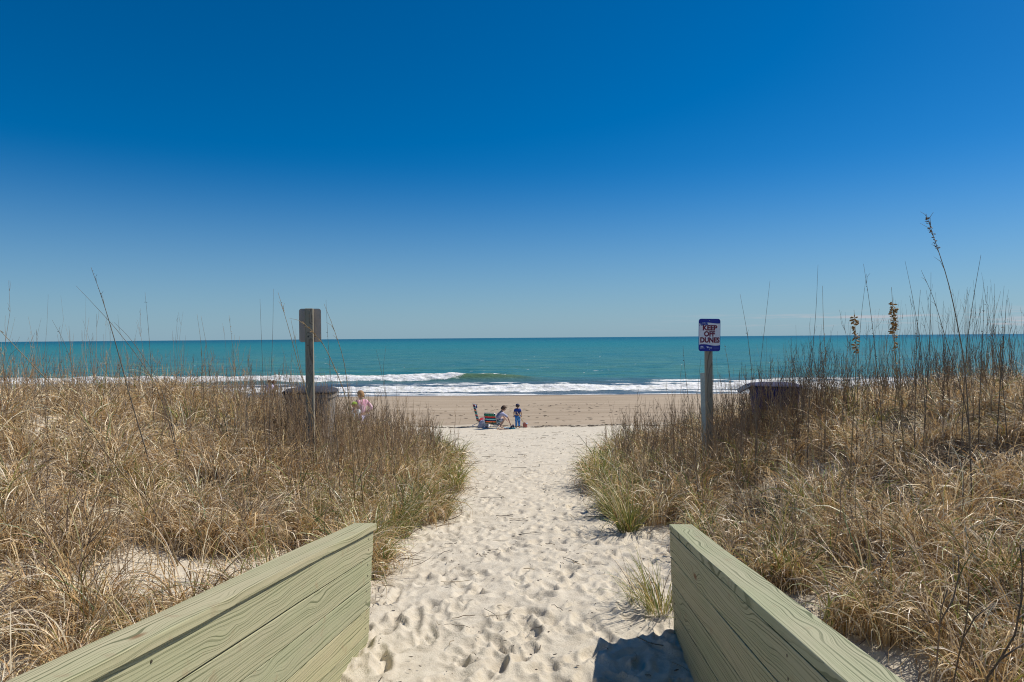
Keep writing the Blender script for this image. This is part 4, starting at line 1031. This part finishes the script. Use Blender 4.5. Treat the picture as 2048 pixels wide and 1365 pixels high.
def standing(H, lean=0.0, armL=None, armR=None, step=.0):
    """joints of a standing figure of height H; arms hang unless given as (elbow, wrist) offsets"""
    s = H / 1.7
    J = dict(pelvis=(0, 0, .93 * s), chest=(0, .02 * s + lean * .4, 1.28 * s), neck=(0, .01 * s + lean * .55, 1.46 * s), head=(0, .035 * s + lean * .7, 1.60 * s), face=(0, 1, -.1))
    for n, g in (('L', -1), ('R', 1)):
        J['sh' + n] = (g * .175 * s, lean * .45, 1.38 * s); J['el' + n] = (g * .24 * s, -.03 * s + lean * .3, 1.10 * s); J['wr' + n] = (g * .25 * s, .07 * s + lean * .3, .86 * s)
        J['hip' + n] = (g * .09 * s, 0, .86 * s); J['kn' + n] = (g * .10 * s, .02 * s + g * step * .5, .48 * s); J['an' + n] = (g * .105 * s, -.01 * s + g * step, .075 * s); J['toe' + n] = (g * .12 * s, .14 * s + g * step, .035 * s)
    if armL: J['elL'], J['wrL'] = armL
    if armR: J['elR'], J['wrR'] = armR
    return J, s
def on_ground(px, Y):
    p = P(px, 800, Y); return Vector((p.x, Y, G(p.x, Y)))

# the boy with his bucket and spade
YB = 30.6; b0 = on_ground(1035, YB)
J, s = standing(1.05, 0.0, ((-.165, .0, .70), (-.175, .09, .57)), ((.165, .0, .69), (.145, .12, .56)), .02)
kb = .74
shirtb = mat_stripes('boy_shirt', [(.012, .035, .20), (.012, .05, .30), (.012, .05, .30), (.10, .22, .60), (.02, .02, .16), (.02, .02, .16)], 'Z', .36)
boy = person('small boy in navy cap, blue shirt and blue patterned trousers standing with back turned', b0, R(-8), J, kb, SK2, shirtb,
             cloth2('boy_trousers', (.02, .10, .42), (.08, .30, .62), 14), plain('hair_dark', (.035, .022, .015), .7), .75, 1.85, plain('cap_navy', (.012, .014, .07), .7))
bm = bmesh.new(); q0 = P(1033.5, 824, YB - .2) ; q1 = P(1047.5, 846, YB - .1)
o_ = Vector((q1.x, q1.y, G(q1.x, q1.y)))
add_tube(bm, [q0 - o_, q1 - o_], .017, 8); sh_ = thing('beach_spade', 'wooden handled toy spade held slantwise behind the small boy', 'spade', o_)
from_bm('handle', bm, plain('spade_wood', (.50, .36, .20), .6), sh_, True)
bm = bmesh.new(); add_box(bm, (.11, .02, .17), Matrix.Translation(q1 - o_ + Vector((.05, 0, -.07))) @ Matrix.Rotation(R(-32), 4, 'Y'), .008); from_bm('blade', bm, plain('spade_blade', (.35, .10, .08), .5), sh_)
bk = on_ground(1049.8, 31.0); t = thing('toy_bucket', 'dull red toy bucket with a pale blue rim beside the small boy', 'bucket', bk)
bm = bmesh.new()
for r0, r1, z0, z1 in ((.085, .108, 0, .19),):
    bmesh.ops.create_cone(bm, cap_ends=True, segments=24, radius1=r0, radius2=r1, depth=z1 - z0, matrix=Matrix.Translation((0, 0, (z0 + z1) / 2)))
from_bm('pail', bm, plain('bucket_red', (.34, .09, .075), .5, .15), t, False)
bm = bmesh.new(); add_tube(bm, [(.114 * math.cos(a), .114 * math.sin(a), .195) for a in np.linspace(0, 2 * math.pi, 25)], .013, 8, False); from_bm('rim', bm, plain('bucket_rim', (.40, .58, .72), .4), t, True)
bm = bmesh.new(); add_tube(bm, [(.11 * math.cos(a), .02, .2 + .10 * math.sin(a)) for a in np.linspace(0, math.pi, 13)], .005, 6); from_bm('handle', bm, plain('bucket_handle', (.7, .7, .7), .4), t, True)

# the crouching adult, facing right, reaching down with a small spade
YA = 30.9; a0 = on_ground(1000.5, YA); sc = YA / F
def X(px): return (px - 1000.5) * sc
def Zp(py): return P(1000, py, YA).z - a0.z
Ja = dict(pelvis=(0, -.12, .27), chest=(0, .10, .60), neck=(0, .20, .77), head=(0, .29, .87), face=(0, .8, -.6),
          shL=(-.17, .16, .68), elL=(-.22, .34, .50), wrL=(-.16, .44, .36), shR=(.18, .17, .67), elR=(.26, .40, .50), wrR=(.24, .50, .24),
          hipL=(-.10, -.10, .27), knL=(-.15, .27, .45), anL=(-.13, .06, .08), toeL=(-.14, .22, .035), hipR=(.10, -.10, .27), knR=(.16, .27, .43), anR=(.14, .06, .08), toeR=(.15, .22, .035))
person('crouching adult in a lavender grey shirt and patterned shorts reaching down to the sand', a0 + Vector((-.12, 0, 0)), R(-72), Ja, 1.0, SK,
       plain('shirt_lavender', (.42, .42, .56), .85, .08), cloth2('shorts_print', (.62, .60, .66), (.06, .16, .16), 12), plain('hair_brown', (.085, .045, .022), .7), 1.0, .9, None, .05)
q = on_ground(1021.5, YA - .2); t = thing('toy_trowel', 'thin toy trowel between the hand of the crouching adult and the blue toys', 'trowel', q)
bm = bmesh.new(); add_tube(bm, [(0, 0, .03), (.005, .02, .20)], .011, 8); from_bm('handle', bm, plain('trowel_wood', (.45, .30, .16), .6), t, True)
bm = bmesh.new(); add_box(bm, (.07, .012, .10), Matrix.Translation((0, 0, .015)), .004); from_bm('blade', bm, plain('trowel_blue', (.03, .06, .22), .5), t)
# toys on the sand
q = on_ground(1019, YA - .35); t = thing('toy_tray', 'flat teal toy tray lying on the sand by the crouching adult', 'toy', q)
bm = bmesh.new(); loft(bm, [(0, 0, 0, .24, .14, 0), (0, 0, .035, .27, .17, 0), (0, 0, .036, .245, .145, 0), (0, 0, .012, .22, .125, 0)]); from_bm('tray', bm, plain('toy_teal', (.02, .26, .40), .5), t)
q = on_ground(1024, YA - .25); t = thing('toy_truck', 'small dark blue toy truck on the teal tray', 'toy', q + Vector((0, 0, .045)), R(12))
bm = bmesh.new(); add_box(bm, (.15, .09, .05), Matrix.Translation((0, 0, .055)), .01); add_box(bm, (.06, .085, .05), Matrix.Translation((.04, 0, .10)), .012); from_bm('body', bm, plain('toy_navy', (.015, .03, .15), .4), t)
for sx in (-1, 1):
    for sy in (-1, 1):
        bm = bmesh.new(); bmesh.ops.create_cone(bm, cap_ends=True, segments=14, radius1=.028, radius2=.028, depth=.02, matrix=Matrix.Translation((sx * .045, sy * .05, .028)) @ Matrix.Rotation(R(90), 4, 'X')); from_bm('wheel', bm, plain('wheel_black', (.02, .02, .02), .7), t)
q = on_ground(1006, YA - .7); t = thing('toy_rake', 'long orange toy rake lying on the sand in front of the chair', 'toy', q)
bm = bmesh.new(); add_tube(bm, [(-.24, 0, .025), (.24, .02, .02)], .013, 8); from_bm('handle', bm, plain('toy_orange', (.62, .22, .05), .5), t, True)
bm = bmesh.new(); add_box(bm, (.02, .12, .03), Matrix.Translation((-.25, 0, .022)), .004)
for k in range(5): add_tube(bm, [(-.25, -.05 + .025 * k, .02), (-.27, -.05 + .025 * k, -.01)], .004, 5)
from_bm('rake_head', bm, plain('toy_orange', (.62, .22, .05), .5), t)

# striped folding beach chairs
STR = [(.03, .03, .14), (.72, .10, .08), (.10, .50, .42), (.03, .03, .14), (.05, .30, .16), (.80, .30, .16), (.03, .03, .14), (.30, .60, .62)]
M_STRB = mat_stripes('chair_stripes', STR, 'Z', .46); M_STRS = mat_stripes('seat_stripes', STR, 'Y', .46)
M_ALU = plain('chair_tube', (.62, .63, .66), .35, .08, 20, .7)
def beach_chair(label, loc, rz, backlen, rec, pillow):
    """faces +Y; seat .24 high, .54 wide"""
    t = thing('beach_chair', label, 'beach chair', loc, rz, 'striped folding beach chairs')
    w = .27; by, bz = -.20, .22
    tx = Vector((0, -math.sin(rec), math.cos(rec)))
    top = Vector((0, by, bz)) + tx * backlen
    bm = bmesh.new()
    c = [Vector((-w, by, bz)) + tx * backlen * f for f in (0, .5, .9)] + [Vector((-w * .8, 0, 0)) + top * 1.0, Vector((w * .8, 0, 0)) + top] + [Vector((w, by, bz)) + tx * backlen * f for f in (.9, .5, 0)]
    add_tube(bm, c, .013, 8)
    for s in (-1, 1):
        add_tube(bm, [(s * w, by, bz), (s * w, .30, .27)], .013, 8)
        add_tube(bm, [(s * w, .30, .27), (s * w, .34, .02), (s * w * .9, .34, .012)], .012, 8)
        add_tube(bm, [(s * (w + .02), .12, .26), (s * (w + .02), -.42, .015)], .012, 8)
        add_tube(bm, [(s * (w + .03), .22, .27), (s * (w + .03), .16, .44)], .011, 8)
    add_tube(bm, [(-w - .02, -.42, .015), (w + .02, -.42, .015)], .012, 8); add_tube(bm, [(-w, .34, .012), (w, .34, .012)], .012, 8)
    from_bm('frame', bm, M_ALU, t, True)
    def cloth(name, mat, p0, p1, sag):
        bm = bmesh.new(); n, m_ = 9, 7; g = []
        for i in range(n):
            f = i / (n - 1); row = []
            for j in range(m_):
                e = (j / (m_ - 1) - .5) * 2; p = p0 * (1 - f) + p1 * f
                row.append(bm.verts.new(Vector((e * (w - .005), p.y, p.z)) + sag * (1 - e * e) * math.sin(math.pi * f)))
            g.append(row)
        for i in range(n - 1):
            for j in range(m_ - 1): bm.faces.new((g[i][j], g[i][j + 1], g[i + 1][j + 1], g[i + 1][j]))
        bmesh.ops.solidify(bm, geom=bm.faces[:], thickness=.006)
        return from_bm(name, bm, mat, t, True)
    cloth('backrest', M_STRB, Vector((0, by, bz + .02)), top - tx * .03, Vector((0, -.03, -.01)))
    cloth('seat', M_STRS, Vector((0, by + .01, bz)), Vector((0, .29, .27)), Vector((0, 0, -.05)))
    for s in (-1, 1):
        bm = bmesh.new(); add_box(bm, (.045, .34, .022), Matrix.Translation((s * (w + .03), .0, .45)), .008); from_bm('armrest', bm, plain('arm_wood', (.55, .45, .32), .5), t)
    if pillow:
        bm = bmesh.new(); add_box(bm, (.44, .09, .17), Matrix.Translation(top - tx * .10 + Vector((0, .05, 0))) @ Matrix.Rotation(rec, 4, 'X'), .04, 3); from_bm('headrest', bm, plain('pillow_navy', (.03, .05, .17), .8), t, True)
    else:
        bm = bmesh.new(); add_box(bm, (.42, .08, .13), Matrix.Translation(Vector((0, by, bz)) + tx * backlen * .82 + Vector((0, -.055, 0))) @ Matrix.Rotation(rec, 4, 'X'), .035, 3)
        from_bm('back_pouch', bm, cloth2('pouch_green', (.015, .10, .06), (.02, .22, .14), 12), t, True)
    return t
c2 = on_ground(984.5, 30.9)
beach_chair('low striped beach chair seen from behind with a dark green pouch beside the crouching adult', c2, R(-16), .56, R(24), False)
c1 = on_ground(964.5, 31.9)
beach_chair('high backed striped beach chair standing side on behind the white bag', c1, R(-74), .86, R(14), True)
bm = bmesh.new()
q = c1 + Vector((.02, -.10, .30))
for i in range(1):
    loft(bm, [(0, 0, -.04, .19, .19, 0), (.02, 0, .02, .20, .20, .1), (.03, 0, .08, .15, .17, .25), (.05, 0, .12, .07, .09, .3)], 20, 3.0)
for v in bm.verts: v.co += Vector((random.uniform(-.02, .02), random.uniform(-.02, .02), random.uniform(-.015, .02)))
tw = from_bm('red_towel', bm, cloth2('towel_red', (.55, .03, .05), (.75, .45, .42), 6, .55, .65), None, True); tw.location = q
tag(tw, 'crumpled red towel lying on the seat of the high backed chair', 'towel')
# the bag on the sand
q = on_ground(966.5, 31.25); t = thing('beach_bag', 'big slouching white and grey tote bag in front of the high backed chair', 'bag', q, R(6))
bm = bmesh.new(); loft(bm, [(0, 0, 0, .25, .15, 0), (0, 0, .06, .265, .16, 0), (.01, 0, .20, .22, .12, 0), (.03, 0, .30, .17, .06, 0), (.035, 0, .34, .15, .03, 0)], 26, 3.0)
for v in bm.verts: v.co += Vector((random.uniform(-.01, .01), random.uniform(-.008, .008), random.uniform(-.008, .008)))
from_bm('bag_body', bm, plain('bag_lavender', (.36, .37, .46), .8, .2, 6), t, True)
bm = bmesh.new(); loft(bm, [(.10, -.135, .10, .10, .035, 0), (.11, -.13, .2, .10, .03, 0), (.11, -.11, .27, .07, .02, 0)], 16, 3.0); from_bm('bag_pocket', bm, cloth2('bag_print', (.70, .72, .78), (.28, .40, .45), 16), t, True)
for s in (-1, 1):
    bm = bmesh.new(); add_tube(bm, [(.035 + .08 * math.cos(a), s * .03, .33 + .12 * math.sin(a)) for a in np.linspace(0, math.pi, 11)], .009, 6); from_bm('handle', bm, plain('bag_strap', (.50, .50, .55), .8), t, True)

# the woman in pink and the child beyond the left dune, and two walkers near the water
YP = 22.5; w0 = on_ground(724, YP)
J, s = standing(1.66, .10, ((-.26, .10, 1.08), (-.22, .30, .95)), ((.34, -.06, 1.12), (.20, .10, .98)))
J['face'] = (-.3, .8, -.5)
person('woman in a pink long sleeved top with curly fair hair beyond the left dune', w0, R(38), J, 1.0, SK, cloth2('top_pink', (.72, .34, .44), (.78, .52, .58), 5),
       plain('trousers_lilac', (.50, .48, .66), .85), plain('hair_fair', (.34, .19, .08), .75, .3, 40), 1.9, 1.9, None, .04)
YC = 22.0; w1 = on_ground(709.5, YC)
J, s = standing(1.30)
person('child in a lime green cap and white shirt standing beside the woman in pink', w1, R(20), J, .80, SK, plain('shirt_white', (.78, .80, .82), .85), plain('shorts_lime', (.20, .40, .06), .85), plain('hair_light', (.30, .18, .09), .8), .6, .8, plain('cap_lime', (.36, .55, .04), .7))
YW = 43.0
J, s = standing(1.78, 0, None, ((.27, .06, 1.14), (.16, .20, 1.40)))
person('distant walker in a pale lavender shirt near the water, left of two', on_ground(539.5, YW), R(25), J, 1.05, SK, plain('shirt_pale_lilac', (.58, .54, .72), .85), plain('shorts_grey', (.2, .2, .24), .85), plain('hair_brown', (.085, .045, .022), .7), .8, .7, None, .02)
J, s = standing(1.74, 0)
person('distant walker in a black shirt near the water, right of two', on_ground(547.5, YW + .3), R(10), J, 1.05, SK, plain('shirt_black', (.025, .022, .03), .85), plain('shorts_dark', (.05, .05, .07), .85), plain('hair_auburn', (.11, .05, .025), .7), .8, .8, None, .05)
